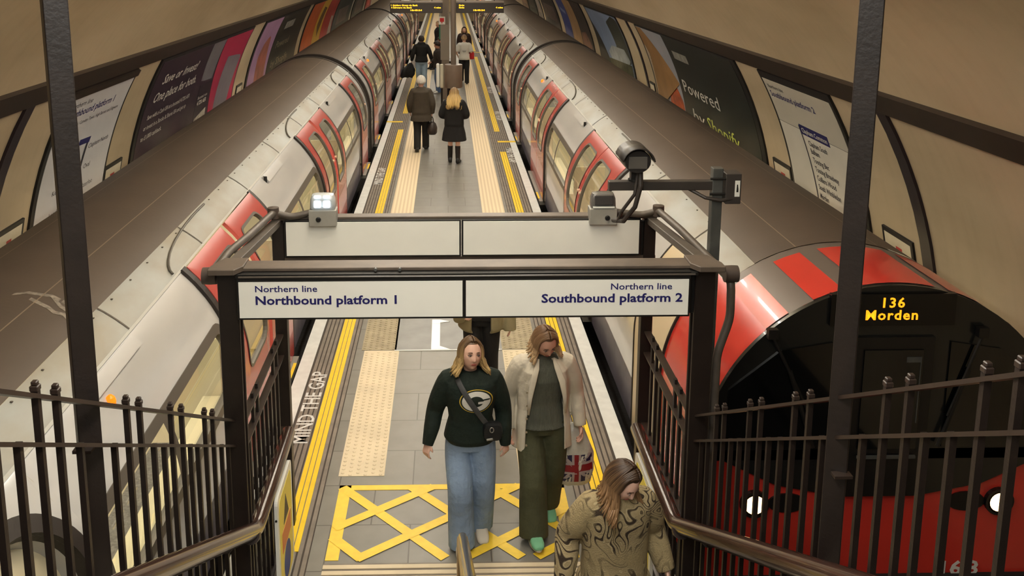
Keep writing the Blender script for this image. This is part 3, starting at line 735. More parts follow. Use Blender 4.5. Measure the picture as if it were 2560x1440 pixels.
# safety boards hung under the side handrails
def safety_board(x, y0, y1, z0, z1, label, face):
    t = thing('safety_board', label, 'notice board', (x, (y0 + y1) / 2, z0), 0, 'safety boards under the handrails')
    ox, oy, oz = -x, -(y0 + y1) / 2, -z0
    def add(n, mb, m): o = mb.build(n, m, t); o.location = (ox, oy, oz); return o
    def rr(g): 
        r = .06; a0, a1, b0, b1 = y0 + g, y1 - g, z0 + g, z1 - g
        return [(cx + r * cos(radians(a)), cz + r * sin(radians(a))) for cx, cz, s in ((a1 - r, b1 - r, 0), (a0 + r, b1 - r, 90), (a0 + r, b0 + r, 180), (a1 - r, b0 + r, 270)) for a in range(s, s + 91, 15)]
    mb = MB(); mb.prism(rr(0), 'x', x - .012, x + .012); add('board', mb, WHITEENAMEL)
    f = x + face * .0125
    mb = MB(); mb.prism(rr(.05), 'x', f, f + face * .002); add('yellow_field', mb, mat('notice yellow', rgb(232, 214, 92), .5))
    mid = (y0 + y1) / 2
    mb = MB(); mb.lathe((f + face * .002, mid, z0 + (z1 - z0) * .25), [(0, 0), (.13, 0), (.13, face * .002), (0, face * .002)], 24, axis='x'); add('blue_disc', mb, mat('notice blue', rgb(36, 60, 130), .5))
    mb = MB(); mb.prism([(mid - .1, z1 - .3), (mid + .1, z1 - .3), (mid, z1 - .12)], 'x', f + face * .002, f + face * .004); add('warning_triangle', mb, mat('notice dark', rgb(40, 40, 44), .5))
    mb = MB(); mb.bb((f + face * .002, y0 + .12, z0 + (z1 - z0) * .42), (f + face * .004, y1 - .12, z0 + (z1 - z0) * .60)); add('picture', mb, mat('notice orange', rgb(206, 120, 66), .5))
    for z in (z0 + .15, z1 - .15):
        mb = MB(); mb.lathe((x, y0 - .003, z), [(0, -.004), (.008, -.004), (.008, .006), (0, .006)], 8, axis='y'); add('screw', mb, BLACK)
    return t
safety_board(-1.17, 5.92, 6.5, .03, .86, 'white and yellow safety board under the left handrail', 1)
safety_board(1.40, 5.95, 6.55, .03, .86, 'white and yellow safety board under the right handrail', -1)
# ---------------------------------------------------------------- emergency lights on the rear beam
def emergency(x, lit, label):
    t = thing('emergency_light', label, 'emergency light', (x, RY - .09, 2.5), 0, None)
    mb = MB(); mb.bb((-.102, -.045, .0), (.102, .075, .125)); o = mb.build('box', mat('grey enclosure', rgb(150, 148, 140), .5, noise=.15, nscale=9), t); bevel(o, .006, 2)
    mb = MB()
    for (w, h, z) in ((.095, .07, .125), (.095, .07, .14), (.085, .062, .20), (.07, .045, .235)): pass
    rings = []
    for w, d, z in ((.088, .055, .125), (.094, .06, .14), (.09, .056, .20), (.078, .046, .232), (.05, .03, .24)):
        rings.append([(w * math.copysign(abs(cos(a)) ** .35, cos(a)), .015 + d * math.copysign(abs(sin(a)) ** .35, sin(a)), z) for a in [2 * pi * k / 24 for k in range(24)]])
    mb.loft(rings); mb.build('lamp_head', mat('lamp head light grey' if lit else 'lamp head dark grey', rgb(170, 176, 178) if lit else rgb(92, 90, 88), .25), t, angle=50)
    if lit:
        for xx in (-.034, .034):
            for y, z, h in ((-.047, .172, .03), (-.036, .225, .014)):
                mb = MB(); mb.box((xx, y, z), (.05, .012, h * 1.7), 0, (radians(-12 if h > .02 else -40), 0, 0)); o = mb.build('led_lens', mat('lit led lens', (.85, .93, 1, 1), .3, emit=4.5, ecol=(.78, .9, 1, 1)), t); bevel(o, .006, 2)
    else:
        mb = MB(); mb.box((0, -.045, .19), (.14, .014, .075), 0, (radians(-10), 0, 0)); o = mb.build('dark_lens', mat('dark lens', rgb(58, 56, 56), .2), t); bevel(o, .006, 2)
        mb = MB(); mb.box((0, -.044, .138), (.16, .02, .012)); mb.build('lens_rim', WHITEENAMEL, t)
    mb = MB(); mb.lathe((-.03 if lit else .03, -.047, .055), [(0, -.012), (.014, -.012), (.02, 0), (0, 0)], 14, axis='y'); mb.build('key_switch', BLACK, t)
    return t
emergency(-.925, True, 'grey emergency light with glowing lenses on the rear beam, left')
emergency(1.155, False, 'grey unlit emergency light on the rear beam, right')
# ---------------------------------------------------------------- conduits
def conduit(name, label, path, r, jx=None):
    t = thing('conduit', label, 'pipe', path[0], 0, None); ox = Vector(path[0])
    mb = MB()
    P = []
    for i, p in enumerate(path):
        if 0 < i < len(path) - 1:
            a, b = Vector(path[i - 1]), Vector(path[i + 1]); q = Vector(p)
            da = (a - q).normalized() * min(.06, (a - q).length * .4); db = (b - q).normalized() * min(.06, (b - q).length * .4)
            P += [q + da, q + da * .4 + db * .1, q + db * .4 + da * .1, q + db]
        else: P.append(Vector(p))
    mb.tube([p - ox for p in P], r, 10); mb.build('pipe', PIPE, t, angle=60)
    if jx:
        for c in jx:
            mb = MB(); mb.lathe(Vector(c[0]) - ox, [(0, -.04), (c[1], -.04), (c[1] * 1.04, .0), (c[1], .04), (0, .045)], 18, axis=c[2]); mb.build('junction_box', mat('junction box', rgb(70, 60, 54), .5), t, angle=40)
    return t
conduit('c', 'brown conduit pipe with round junction box along the portal roof, left', [(-1.03, 6.95, 2.585), (-1.16, 6.92, 2.56), (-1.29, 6.9, 2.60), (-1.31, 6.1, 2.66), (-1.36, 5.75, 2.66), (-1.39, 5.45, 2.62)], .026, [((-1.40, 5.42, 2.62), .05, 'x'), ((-1.29, 6.9, 2.60), .042, 'z')])
conduit('c', 'brown conduit pipe dropping down the right portal column', [(1.26, 6.95, 2.58), (1.45, 6.92, 2.56), (1.57, 6.9, 2.60), (1.56, 6.2, 2.66), (1.64, 5.75, 2.60), (1.695, 5.45, 2.56), (1.70, 5.45, 2.32), (1.625, 5.43, 2.1), (1.622, 5.43, .9)], .026, [((1.69, 5.45, 2.60), .05, 'x'), ((1.57, 6.9, 2.60), .042, 'z')])
# ---------------------------------------------------------------- camera on a bracket pole
t = thing('bracket_pole', 'grey square steel pole with side arm holding the security camera', 'pole', (1.735, 6.0, 0))
mb = MB(); mb.bb((-.034, -.034, .02), (.034, .034, 3.13)); o = mb.build('pole', GREYMETAL, t); bevel(o, .005, 2)
mb = MB(); mb.bb((-.70, -.03, 2.985), (-.03, .03, 3.045)); o = mb.build('arm', mat('dark grey steel', rgb(62, 58, 55), .45, metal=.3, noise=.2), t); bevel(o, .004, 1)
for z in (2.965, 3.065):
    mb = MB(); mb.tube([(-.055, -.05, z), (.055, -.05, z)], .008, 8); mb.build('clamp_bolt', BLACK, t)
mb = MB(); mb.tube([(-.18, 0, 2.99), (-.08, -.05, 2.94), (.02, -.06, 2.925), (.09, -.05, 2.935), (.11, -.04, 2.97)], .012, 8); mb.build('cable', RUBBER, t)
t2 = thing('camera_control_box', 'small dark box with white sticker on the grey pole', 'junction box', (1.735 + .095, 6.0, 2.9))
mb = MB(); mb.bb((-.05, -.06, .0), (.05, .06, .20)); o = mb.build('box', mat('box dark grey', rgb(52, 48, 46), .5), t2); bevel(o, .004, 1)
mb = MB(); mb.bb((.008, -.063, .05), (.04, -.06, .155)); mb.build('sticker', WHITEENAMEL, t2)
mb = MB(); mb.prism([(.018, .08), (.03, .08), (.03, .10), (.026, .13), (.02, .13)], 'y', -.0645, -.063); mb.build('sticker_mark', BLACK, t2)
t3 = thing('security_camera', 'black hooded security camera on the bracket arm', 'security camera', (1.20, 6.0, 3.045))
mb = MB(); rings = []
for y, k in ((-.11, .94), (-.10, 1.0), (.12, 1.0), (.15, .8)):
    rings.append([(.085 * k * cos(a), y, .145 + .075 * k * sin(a)) for a in [2 * pi * q / 22 for q in range(22)]])
mb.loft(rings); cb = mb.build('housing', mat('camera black', rgb(34, 32, 31), .35), t3, angle=45)
mb = MB(); rows = []
for y in (-.15, .12): rows.append([(.105 * cos(a), y, .14 + .10 * sin(a)) for a in [radians(8 + k * 164 / 14) for k in range(15)]])
mb.grid(rows); o = mb.build('hood', mat('camera hood', rgb(40, 37, 35), .4), t3, smooth=True); so = o.modifiers.new('s', 'SOLIDIFY'); so.thickness = .008
mb = MB(); mb.box((0, -.112, .14), (.12, .01, .08)); o = mb.build('window', mat('camera window', rgb(86, 84, 80), .1), t3); bevel(o, .02, 3)
mb = MB(); mb.box((0, .0, .035), (.05, .06, .08)); mb.lathe((0, 0, 0), [(0, 0), (.04, 0), (.04, .012), (0, .012)], 16); mb.build('mount', BLACK, t3)
mb = MB(); mb.tube([(.03, -.05, .08), (.03, -.07, -.02), (.0, -.06, -.16), (-.06, -.0, -.27), (-.09, .2, -.32)], .016, 8); mb.tube([(.02, -.03, .08), (.0, -.04, -.08), (-.07, .0, -.2), (-.08, .1, -.30)], .012, 8); mb.build('cable', RUBBER, t3)
# ================================================================ posters, notices and diagrams on the tunnel wall
def wh(side, y, h, off=0.0): return wp(side, y, A_BOT - .01 - h / TR, off)
def flat(name, poly_or_rect, side, off, material, parent, th=.004, n=28):
    """a panel on the curved wall; rect (y0,y1,h0,h1) or a quad [(y,h)*4] in order top-left, top-right, bottom-right, bottom-left"""
    if len(poly_or_rect) == 4 and not isinstance(poly_or_rect[0], tuple):
        y0, y1, h0, h1 = poly_or_rect; q = [(y0, h0), (y1, h0), (y1, h1), (y0, h1)]
    else: q = poly_or_rect
    mb = MB(); rows = []
    for k in range(n + 1):
        t = k / n; a = (q[0][0] + (q[3][0] - q[0][0]) * t, q[0][1] + (q[3][1] - q[0][1]) * t); b = (q[1][0] + (q[2][0] - q[1][0]) * t, q[1][1] + (q[2][1] - q[1][1]) * t)
        rows.append([wh(side, a[0], a[1], off), wh(side, a[0], a[1], off + th), wh(side, b[0], b[1], off + th), wh(side, b[0], b[1], off)])
    mb.loft(rows); return mb.build(name, material, parent, angle=50)
def blob(name, pts, side, off, material, parent):
    """a printed shape with a curved outline, cut into rows so that it follows the wall"""
    hs = [p[1] for p in pts]; h0, h1 = min(hs), max(hs); n = 30; rows = []
    L = pts + [pts[0]]
    for k in range(n + 1):
        h = h0 + (h1 - h0) * (k + (.01 if k == 0 else (-.01 if k == n else 0))) / n
        cut = [a[0] + (b[0] - a[0]) * (h - a[1]) / (b[1] - a[1]) for a, b in zip(L[:-1], L[1:]) if (a[1] - h) * (b[1] - h) <= 0 and abs(a[1] - b[1]) > 1e-9]
        if cut: rows.append([wh(side, min(cut), h, off), wh(side, max(cut), h, off)])
    mb = MB(); mb.grid(rows); return mb.build(name, material, parent, fix=False)
def wtext(body, side, y0, y1, h, cap, off, material, parent, bold=0.0, shear=0.0):
    a, b = (y0, y1) if side < 0 else (y1, y0)       # reads along +y on the left wall, along -y on the right
    return fit_text('lettering', body, a, b, 0, cap, lambda u, v, d: wh(side, u, h - v, off), material, parent, bold, shear)
BLKP = mat('black poster frame', rgb(16, 14, 16), .5)
INKW = mat('white ink', rgb(206, 204, 196), .6); INKK = mat('dark ink', rgb(40, 38, 50), .6); INKL = mat('lime ink', rgb(196, 210, 96), .6)
def P(r, g, b, n=.15, sc=2.0): return mat('print %d %d %d' % (r, g, b), rgb(r, g, b), .5, noise=n, nscale=sc)
def poster(side, y0, y1, label, h1=2.6, fw=.07, cat='poster', group='advertising posters on the left wall'):
    p = wh(side, (y0 + y1) / 2, h1); t = thing('wall_poster' if cat == 'poster' else 'wall_sign', label, cat, p, 0, group)
    return t
def fin(t):
    for c in t.children: c.matrix_parent_inverse = Matrix.Translation(-t.location)
GL, GR = 'advertising posters on the left wall', 'advertising posters on the right wall'
# northbound line diagram
t = poster(-1, 10.6, 12.95, 'white northbound line diagram panel with black surround on the left wall', cat='sign', group='line diagrams')
flat('surround', (10.58, 12.97, .0, 2.3), -1, .0, BLKP, t, .03); flat('panel', (10.68, 12.90, .10, 2.25), -1, .03, P(200, 200, 204, .06), t)
flat('top_strip', (10.6, 12.95, -.0, .09), -1, .03, BROWN2, t, .03)
wtext('Northern line', -1, 10.78, 11.5, .26, .07, .0355, INKK, t); wtext('Northbound platform 1', -1, 10.8, 12.4, .40, .095, .0355, NAVY, t, .02)
wtext('towards Euston, Camden Town, High Barnet and Edgware', -1, 10.8, 12.7, .54, .05, .0355, INKK, t)
blob('line', [(11.90, .82), (11.97, .82), (11.83, 2.2), (11.76, 2.2)], -1, .036, INKK, t)
flat('station_bar', [(11.62, .80), (12.0, .82), (11.98, .90), (11.6, .88)], -1, .036, NAVY, t, .001, 2)
for i, w in enumerate(['Clapham North', 'Stockwell', 'Oval', 'Kennington', 'Waterloo', 'London Bridge', 'Bank', 'Moorgate']):
    s = i % 2; y0 = 12.02 if s == 0 else 11.1
    wtext(w, -1, y0, y0 + .055 * len(w), 1.0 + .14 * i, .065, .0355, INKK, t)
fin(t)
# the big purple and magenta poster
t = poster(-1, 14.1, 20.95, 'large purple and magenta savings poster on the left wall', group=GL)
flat('frame', (14.08, 20.97, .0, 2.75), -1, 0, BLKP, t, .03); flat('purple_field', (14.22, 19.0, .06, 2.7), -1, .03, P(52, 34, 50, .2), t)
flat('magenta_field', [(18.38, .06), (20.86, .06), (20.86, 2.7), (19.0, 2.7)], -1, .0345, P(176, 34, 78, .1), t, .002)
blob('grey_phone', [(17.35, .06), (18.36, .06), (18.42, .9), (17.55, .86)], -1, .037, P(118, 116, 124, .12, 5), t)
flat('phone_dark_print', (17.62, 18.55, .95, 2.2), -1, .0346, P(34, 26, 40, .2), t, .002)  # dark printed area below the grey phone
blob('second_phone', [(19.32, .55), (20.60, .62), (20.72, .72), (20.30, 1.9), (19.15, 1.8)], -1, .038, P(122, 116, 128, .12, 5), t)
blob('white_figures', [(17.7, 1.62), (18.5, 1.5), (18.6, 2.0), (17.6, 2.0)], -1, .039, P(200, 200, 190, .5, 12), t)
for b, y0, y1, h, c, sh, bo in (('Save or Invest?', 14.68, 16.8, .50, .16, .25, .01), ('One place for both.', 14.55, 17.05, .80, .16, .25, .01), ('Save with a Cash ISA at a boosted 4.72% AER', 14.5, 16.95, 1.07, .075, 0, .004), ('or invest in a Stocks & Shares ISA and get up', 14.45, 16.85, 1.24, .075, 0, .004), ('to £1,000 cashback.', 14.42, 15.5, 1.41, .075, 0, .004)):
    wtext(b, -1, y0, y1, h, c, .0355, INKW, t, bo, sh)
wtext('Boosted rate', -1, 17.7, 18.4, 1.24, .06, .0375, INKW, t); wtext('4.72% AER', -1, 17.72, 18.4, 1.36, .08, .0375, INKW, t, .02)
fin(t)
# lilac and dark poster
t = poster(-1, 22.4, 29.6, 'lilac poster with a pink standing figure beside dark lettering on the left wall', group=GL)
flat('frame', (22.35, 29.65, 0, 2.75), -1, 0, BLKP, t, .03); flat('lilac_field', (22.5, 24.88, .05, 2.7), -1, .03, P(168, 132, 170, .12), t); flat('dark_field', (24.92, 29.55, .05, 2.7), -1, .03, P(44, 42, 36, .3, 1.2), t)
blob('pink_figure', [(24.0, .52), (24.2, .6), (24.35, .9), (24.5, 1.2), (24.6, 1.6), (24.5, 2.4), (23.5, 2.4), (23.3, 1.5), (23.2, 1.0), (23.45, .7), (23.8, .56)], -1, .0355, P(176, 106, 92, .45, 2.5), t)
wtext('Powered', -1, 25.55, 27.6, 1.02, .2, .0355, P(150, 140, 110), t); wtext('by Shopify.', -1, 25.45, 28.2, 1.55, .2, .0355, P(150, 140, 110), t)
flat('white_block', (25.9, 27.4, .28, .5), -1, .0345, P(150, 148, 140, .5, 8), t, .002); fin(t)
# orange, yellow and red poster
t = poster(-1, 30.7, 39.1, 'orange yellow and red poster on the left wall', group=GL)
flat('frame', (30.62, 39.12, 0, 2.75), -1, 0, BLKP, t, .03); flat('orange_field', (30.76, 33.4, .04, 2.7), -1, .03, P(196, 92, 40, .25, 3), t); flat('yellow_field', (33.42, 35.5, .04, 2.7), -1, .03, P(206, 166, 52, .2), t); flat('red_field', (35.52, 39.0, .04, 2.7), -1, .03, P(170, 48, 42, .2), t)
blob('dark_pattern', [(34.2, .3), (35.2, .4), (35.0, 1.0), (34.5, 1.5), (33.9, 1.0)], -1, .0355, P(110, 84, 40, .7, 9), t)
blob('white_figure', [(38.0, .9), (38.7, .95), (38.9, 1.9), (37.8, 1.9)], -1, .0355, P(196, 184, 170, .5, 6), t); fin(t)
for y0, y1, c, lab in ((39.2, 46.8, (48, 50, 46), 'dark poster beyond the orange and red one on the left wall'), (47.4, 54.8, (54, 58, 52), 'second dark poster towards the far end of the left wall'), (55.5, 60.5, (170, 70, 62), 'far red poster near the end of the left wall')):
    t = poster(-1, y0, y1, lab, group=GL); flat('frame', (y0, y1, 0, 2.75), -1, 0, BLKP, t, .03); flat('print', (y0 + .15, y1 - .6, .05, 2.7), -1, .03, P(*c, .5, 1.5), t); flat('white_edge', (y1 - .55, y1 - .1, .05, 2.7), -1, .03, P(176, 170, 158, .1), t)
    flat('print_patch', (y0 + 1.2, y1 - 2.2, .8, 1.5), -1, .0345, P(min(255, c[0] + 60), c[1] + 40, c[2] + 36, .6, 4), t, .002); fin(t)
# southbound line diagram
t = poster(1, 10.3, 12.65, 'white southbound line diagram panel with blue station bar on the right wall', cat='sign', group='line diagrams')
flat('surround', (10.28, 12.72, .0, 2.3), 1, .0, BLKP, t, .03); flat('panel', (10.36, 12.64, .11, .74), 1, .03, P(190, 186, 174, .05), t); flat('panel', (10.36, 12.64, .75, 2.25), 1, .03, P(206, 202, 192, .05), t)
wtext('Northern line', 1, 11.95, 12.52, .24, .06, .0355, INKK, t); wtext('Southbound platform 2', 1, 11.0, 12.55, .37, .085, .0355, NAVY, t, .02)
flat('station_bar', (10.93, 11.86, .66, .80), 1, .036, NAVY, t, .001, 2); wtext('Clapham Common', 1, 10.98, 11.8, .765, .065, .039, INKW, t, .015)
blob('line', [(11.89, .68), (11.855, .68), (11.74, 1.95), (11.775, 1.95)], 1, .037, INKK, t)
for i, w in enumerate(['Clapham South', 'Balham', 'Tooting Bec', 'Tooting Broadway', 'Colliers Wood', 'South Wimbledon', 'Morden']):
    h = (.90, 1.01, 1.13, 1.25, 1.37, 1.49, 1.61)[i] ; wtext(w, 1, 11.7 - .046 * len(w), 11.7, h + .03, .07, .036, INKK, t, .015)
fin(t)
# dark poster with the picture at its left
t = poster(1, 13.85, 21.3, 'large black poster with white lettering and an orange brown picture on the right wall', group=GR)
flat('frame', (13.8, 21.35, 0, 2.75), 1, 0, BLKP, t, .03); flat('black_field', (14.0, 18.66, .03, 2.7), 1, .03, P(30, 34, 30, .2, 1.5), t); flat('picture', (18.70, 21.2, .03, 2.7), 1, .03, P(150, 154, 164, .12, 1), t)
flat('brown_stripe', [(21.2, .03), (20.7, .03), (18.72, 1.1), (21.2, 2.0)], 1, .0345, P(150, 112, 68, .3, 1.5), t, .002); flat('pale_slope', [(21.2, .5), (21.1, .5), (19.3, 2.7), (21.2, 2.7)], 1, .037, P(176, 160, 140, .2, 2), t, .001)
blob('orange_flames', [(19.6, .95), (19.2, 1.1), (18.75, 1.5), (18.72, 2.3), (20.2, 2.3), (19.9, 1.5)], 1, .0385, P(190, 84, 40, .6, 5), t)
wtext('Powered', 1, 15.92, 18.4, 1.20, .25, .0355, INKW, t, .0); wtext('by', 1, 17.25, 18.05, 1.74, .25, .0355, INKW, t); wtext('Shopify.', 1, 15.0, 17.05, 1.74, .25, .0355, INKL, t)
flat('white_block', (17.2, 18.3, .33, .50), 1, .0345, P(150, 150, 142, .5, 9), t, .002); fin(t)
# sky and waterfall poster
t = poster(1, 23.9, 29.4, 'poster with blue sky, white cloud and dark rocks on the right wall', group=GR)
flat('frame', (23.85, 29.4, 0, 2.75), 1, 0, BLKP, t, .03)
sky = P(126, 144, 176, .25, .8); flat('sky_picture', (23.95, 29.2, .03, 2.7), 1, .03, sky, t)
blob('dark_rocks', [(24.6, .03), (26.0, .3), (25.7, 1.0), (26.6, 1.25), (25.0, 1.5), (23.96, 1.3), (23.96, .1)], 1, .0355, P(52, 58, 48, .5, 3), t)
blob('white_spray', [(26.6, 1.05), (24.6, .98), (24.1, 1.25), (24.6, 1.5), (26.8, 1.7), (27.4, 1.3)], 1, .0365, P(168, 176, 178, .3, 3), t)
blob('green_bank', [(27.5, 1.5), (24.0, 1.35), (23.96, 2.5), (29.0, 2.5)], 1, .0375, P(76, 76, 44, .6, 4), t)
blob('black_wedge', [(29.25, .5), (29.15, .5), (27.3, 1.7), (29.25, 1.75)], 1, .0385, P(24, 24, 28, .2), t); fin(t)
t = poster(1, 30.7, 38.1, 'poster in three strips, dark with faces, tan and blue, on the right wall', group=GR)
flat('frame', (30.65, 38.2, 0, 2.75), 1, 0, BLKP, t, .03); flat('dark_strip', (30.75, 33.2, .04, 2.7), 1, .03, P(58, 46, 42, .5, 4), t); flat('tan_strip', (33.22, 35.66, .04, 2.7), 1, .03, P(170, 134, 92, .25, 2), t); flat('blue_strip', (35.68, 38.1, .04, 2.7), 1, .03, P(52, 66, 138, .2, 2), t)
blob('pale_faces', [(33.0, 1.2), (31.8, 1.1), (31.0, 1.5), (31.2, 2.2), (33.0, 2.2)], 1, .0355, P(150, 104, 84, .6, 5), t); blob('white_words', [(37.6, .5), (36.2, .6), (36.2, .75), (37.6, .66)], 1, .0355, P(150, 160, 200, .4, 9), t); fin(t)
for y0, y1, c, lab in ((39.7, 46.0, (62, 50, 48), 'dark brown poster beyond the blue strip on the right wall'), (47.0, 49.6, (170, 160, 150), 'narrow pale poster on the far right wall'), (50.0, 55.1, (58, 64, 58), 'dark green poster on the far right wall'), (55.5, 60.2, (150, 120, 96), 'furthest brown poster on the right wall')):
    t = poster(1, y0, y1, lab, group=GR); flat('frame', (y0, y1, 0, 2.75), 1, 0, BLKP, t, .03); flat('print', (y0 + .12, y1 - .12, .05, 2.7), 1, .03, P(*c, .55, 2.0), t)
    flat('print_patch', (y0 + .8, y1 - .9, .7, 1.4), 1, .0345, P(min(255, c[0] + 50), min(255, c[1] + 40), min(255, c[2] + 36), .6, 5), t, .002); fin(t)
# small framed notices low on the wall
for s, y0, y1, lab in ((-1, 12.98, 13.7, 'small framed notice low on the left wall between diagram and purple poster'), (-1, 9.75, 10.42, 'small framed notice low on the left wall, nearest'), (-1, 21.42, 22.0, 'small framed notice low on the left wall beside the lilac poster'), (1, 12.78, 13.5, 'small framed notice low on the right wall beside the line diagram'), (1, 9.26, 9.95, 'small framed notice low on the right wall beside the dark rib'), (1, 21.6, 22.1, 'small framed notice low on the right wall beyond the black poster')):
    t = thing('framed_notice', lab, 'notice', wh(s, (y0 + y1) / 2, 2.1), 0, 'small framed notices')
    flat('frame', (y0, y1, 1.49, 2.2), s, 0, BLKP, t, .025, 4); flat('sheet', (y0 + .05, y1 - .05, 1.54, 2.15), s, .025, P(206, 198, 176, .1, 6), t, .002, 4)
    flat('red_mark', (y0 + .25, y1 - .3, 1.64, 1.74), s, .027, P(170, 40, 40), t, .001, 2); fin(t)
# ================================================================ platform furniture
PY = 27.0
t = thing('platform_pole', 'brown round pole with cylindrical drum standing mid platform', 'pole', (.175, PY, 0))
mb = MB(); mb.lathe((0, 0, 0), [(0, 0), (.075, 0), (.075, 5.25), (0, 5.25)], 20); mb.build('pole', mat('brown pole paint', rgb(104, 92, 82), .4), t, angle=40)
mb = MB(); mb.lathe((0, 0, .80), [(0, 0), (.24, 0), (.25, .02), (.25, .63), (.245, .655), (0, .66)], 32); mb.build('drum', mat('brown drum', rgb(118, 102, 90), .35, noise=.12, nscale=6), t, angle=40)
mb = MB(); mb.lathe((-.13, .1, 0), [(0, 0), (.05, 0), (.05, .9), (0, .9)], 12); mb.build('stub_post', BROWN, t)
# equipment cabinet stack and help point on a second pole
t = thing('equipment_column', 'grey brown equipment column behind the pole with a red and white help sign', 'column', (-.06, PY + 3.2, 0))
mb = MB(); mb.bb((-.12, -.09, 0), (.12, .09, 5.2)); mb.build('casing', mat('grey brown casing', rgb(122, 110, 98), .5), t)
mb = MB(); mb.bb((-.15, -.11, 1.25), (.13, -.09, 2.35)); mb.build('panel', mat('panel grey', rgb(140, 132, 122), .45), t)
mb = MB(); mb.bb((-.2, -.125, 2.36), (.0, -.09, 2.60)); fp = mb.build('help_sign', WHITEENAMEL, t)
mb = MB(); mb.bb((-.165, -.128, 2.44), (-.035, -.125, 2.56)); mb.bb((-.115, -.128, 2.39), (-.085, -.125, 2.45)); mb.build('red_symbol', mat('sign red', rgb(200, 30, 34), .5), fp)
mb = MB(); mb.bb((-.19, -.12, 1.9), (-.15, -.09, 2.35)); mb.build('green_strip', mat('strip green', rgb(30, 110, 84), .5), t)
t = thing('roundel_bench', 'white round ended sign board standing beside the drum pole', 'sign', (-.16, PY + .6, .0))
mb = MB(); mb.bb((-.16, -.05, .72), (-.06, .05, 1.42)); o = mb.build('board', WHITEENAMEL, t); bevel(o, .045, 3)
mb = MB(); mb.bb((-.05, -.04, .70), (.05, .04, 1.40)); o = mb.build('board_rim', mat('cream rim', rgb(196, 190, 170), .4), t); bevel(o, .03, 3)
mb = MB(); mb.lathe((0, .1, 0), [(0, 0), (.03, 0), (.03, .75), (0, .75)], 10); mb.build('leg', BROWN, t)
# dot matrix indicators
DOT = mat('dot matrix amber', rgb(255, 190, 30), .5, emit=1.5, ecol=(1, .52, .02, 1))
def indicator(x0, x1, rows, label):
    y = PY + .6; t = thing('dot_matrix_indicator', label, 'information sign', ((x0 + x1) / 2, y, 2.86), 0, 'dot matrix indicators'); ox = (x0 + x1) / 2
    w = (x1 - x0) / 2
    mb = MB(); mb.bb((-w, -.06, 0), (w, .12, .315)); b = mb.build('case', mat('indicator case', rgb(48, 42, 38), .4), t); bevel(b, .008, 1)
    mb = MB(); mb.bb((-w, -.07, .29), (w, .13, .34)); mb.build('case_top', mat('case top', rgb(120, 110, 100), .5), t)
    for body, a0, a1, z in rows:
        fit_text('led_lettering', body, a0 * 2 * w - w, a1 * 2 * w - w, z, .042, lambda u, v, d: (u, -.062, v), DOT, b, .03)
    for sx in (-.6, .6):
        mb = MB(); mb.tube([(sx * w, .03, .33), (sx * w, .03, 2.45)], .015, 6); mb.build('hanger', BROWN, t)
    return t
indicator(-1.62, -.13, [('1 Golders Green via Bank', .02, .53, .20), ('4 Edgware via Bank', .02, .42, .135), ('4 mins', .84, .97, .135), ('18:45:24', .39, .61, .06)], 'left amber dot matrix indicator with train times over the platform')
indicator(.26, 1.62, [('Morden', .06, .17, .20), ('Morden', .06, .17, .135), ('4 mins', .83, .98, .135), ('18:45:24', .36, .60, .06)], 'right amber dot matrix indicator with train times over the platform')
for x in (-.35, .1, .42):
    t = tag(MB().tube([(x, 8, 5.0), (x, 66, 5.0)], .03, 8).build('cable_tube', PIPE), 'long conduit run under the tunnel crown', 'pipe', 'conduits under the crown')
# ================================================================ people
SKIN = mat('skin', rgb(226, 184, 164), .5, noise=.05, nscale=20)
SKIN2 = mat('skin deeper tone', rgb(212, 164, 144), .5, noise=.05, nscale=20)  # a slightly deeper skin colour for some of the people
def cloth(name, col, bump=.35, bscale=14, noise=.18, nscale=8, rough=.85, **k): return mat(name, col, rough, noise=noise, nscale=nscale, bump=bump, bscale=bscale, **k)
def hair_mat(name, c0, c1):
    m = mat(name, c0, .45); nt = m.node_tree; b = nt.nodes['Principled BSDF']
    if nt.nodes.get('tone'): return m
    at = nt.nodes.new('ShaderNodeAttribute'); at.name = 'tone'; at.attribute_name = 'tone'
    r = nt.nodes.new('ShaderNodeValToRGB'); r.color_ramp.elements[0].color = c0; r.color_ramp.elements[1].color = c1; r.color_ramp.elements[0].position = .25; r.color_ramp.elements[1].position = .85
    nt.links.new(at.outputs['Fac'], r.inputs[0]); nt.links.new(r.outputs[0], b.inputs['Base Color'])
    return m
def smooth_shade(o):
    for p in o.data.polygons: p.use_smooth = True
def remesh(mb, name, material, parent, vox, it=3):
    o = mb.build(name, material, None, fix=True)
    m = o.modifiers.new('r', 'REMESH'); m.mode = 'VOXEL'; m.voxel_size = vox; m.use_smooth_shade = True
    if it: s = o.modifiers.new('s', 'SMOOTH'); s.iterations = it; s.factor = .5
    apply_mods(o); smooth_shade(o)
    if parent: o.parent = parent
    return o
def ell(c, rx, ry, n=24, pw=1.0):
    return [(c[0] + rx * math.copysign(abs(cos(a)) ** pw, cos(a)), c[1] + ry * math.copysign(abs(sin(a)) ** pw, sin(a)), c[2]) for a in [2 * pi * k / n for k in range(n)]]
def smooth_path(P, R, sub=4):
    """Catmull-Rom through joints, radii interpolated"""
    P = [Vector(p) for p in P]; out, rr = [], []
    for i in range(len(P) - 1):
        p0, p1, p2, p3 = P[max(i - 1, 0)], P[i], P[i + 1], P[min(i + 2, len(P) - 1)]
        for k in range(sub):
            t = k / sub
            a = .5 * ((2 * p1) + (p2 - p0) * t + (2 * p0 - 5 * p1 + 4 * p2 - p3) * t * t + (-p0 + 3 * p1 - 3 * p2 + p3) * t ** 3)
            out.append(a); rr.append(R[i] + (R[i + 1] - R[i]) * t)
    out.append(P[-1]); rr.append(R[-1]); return out, rr
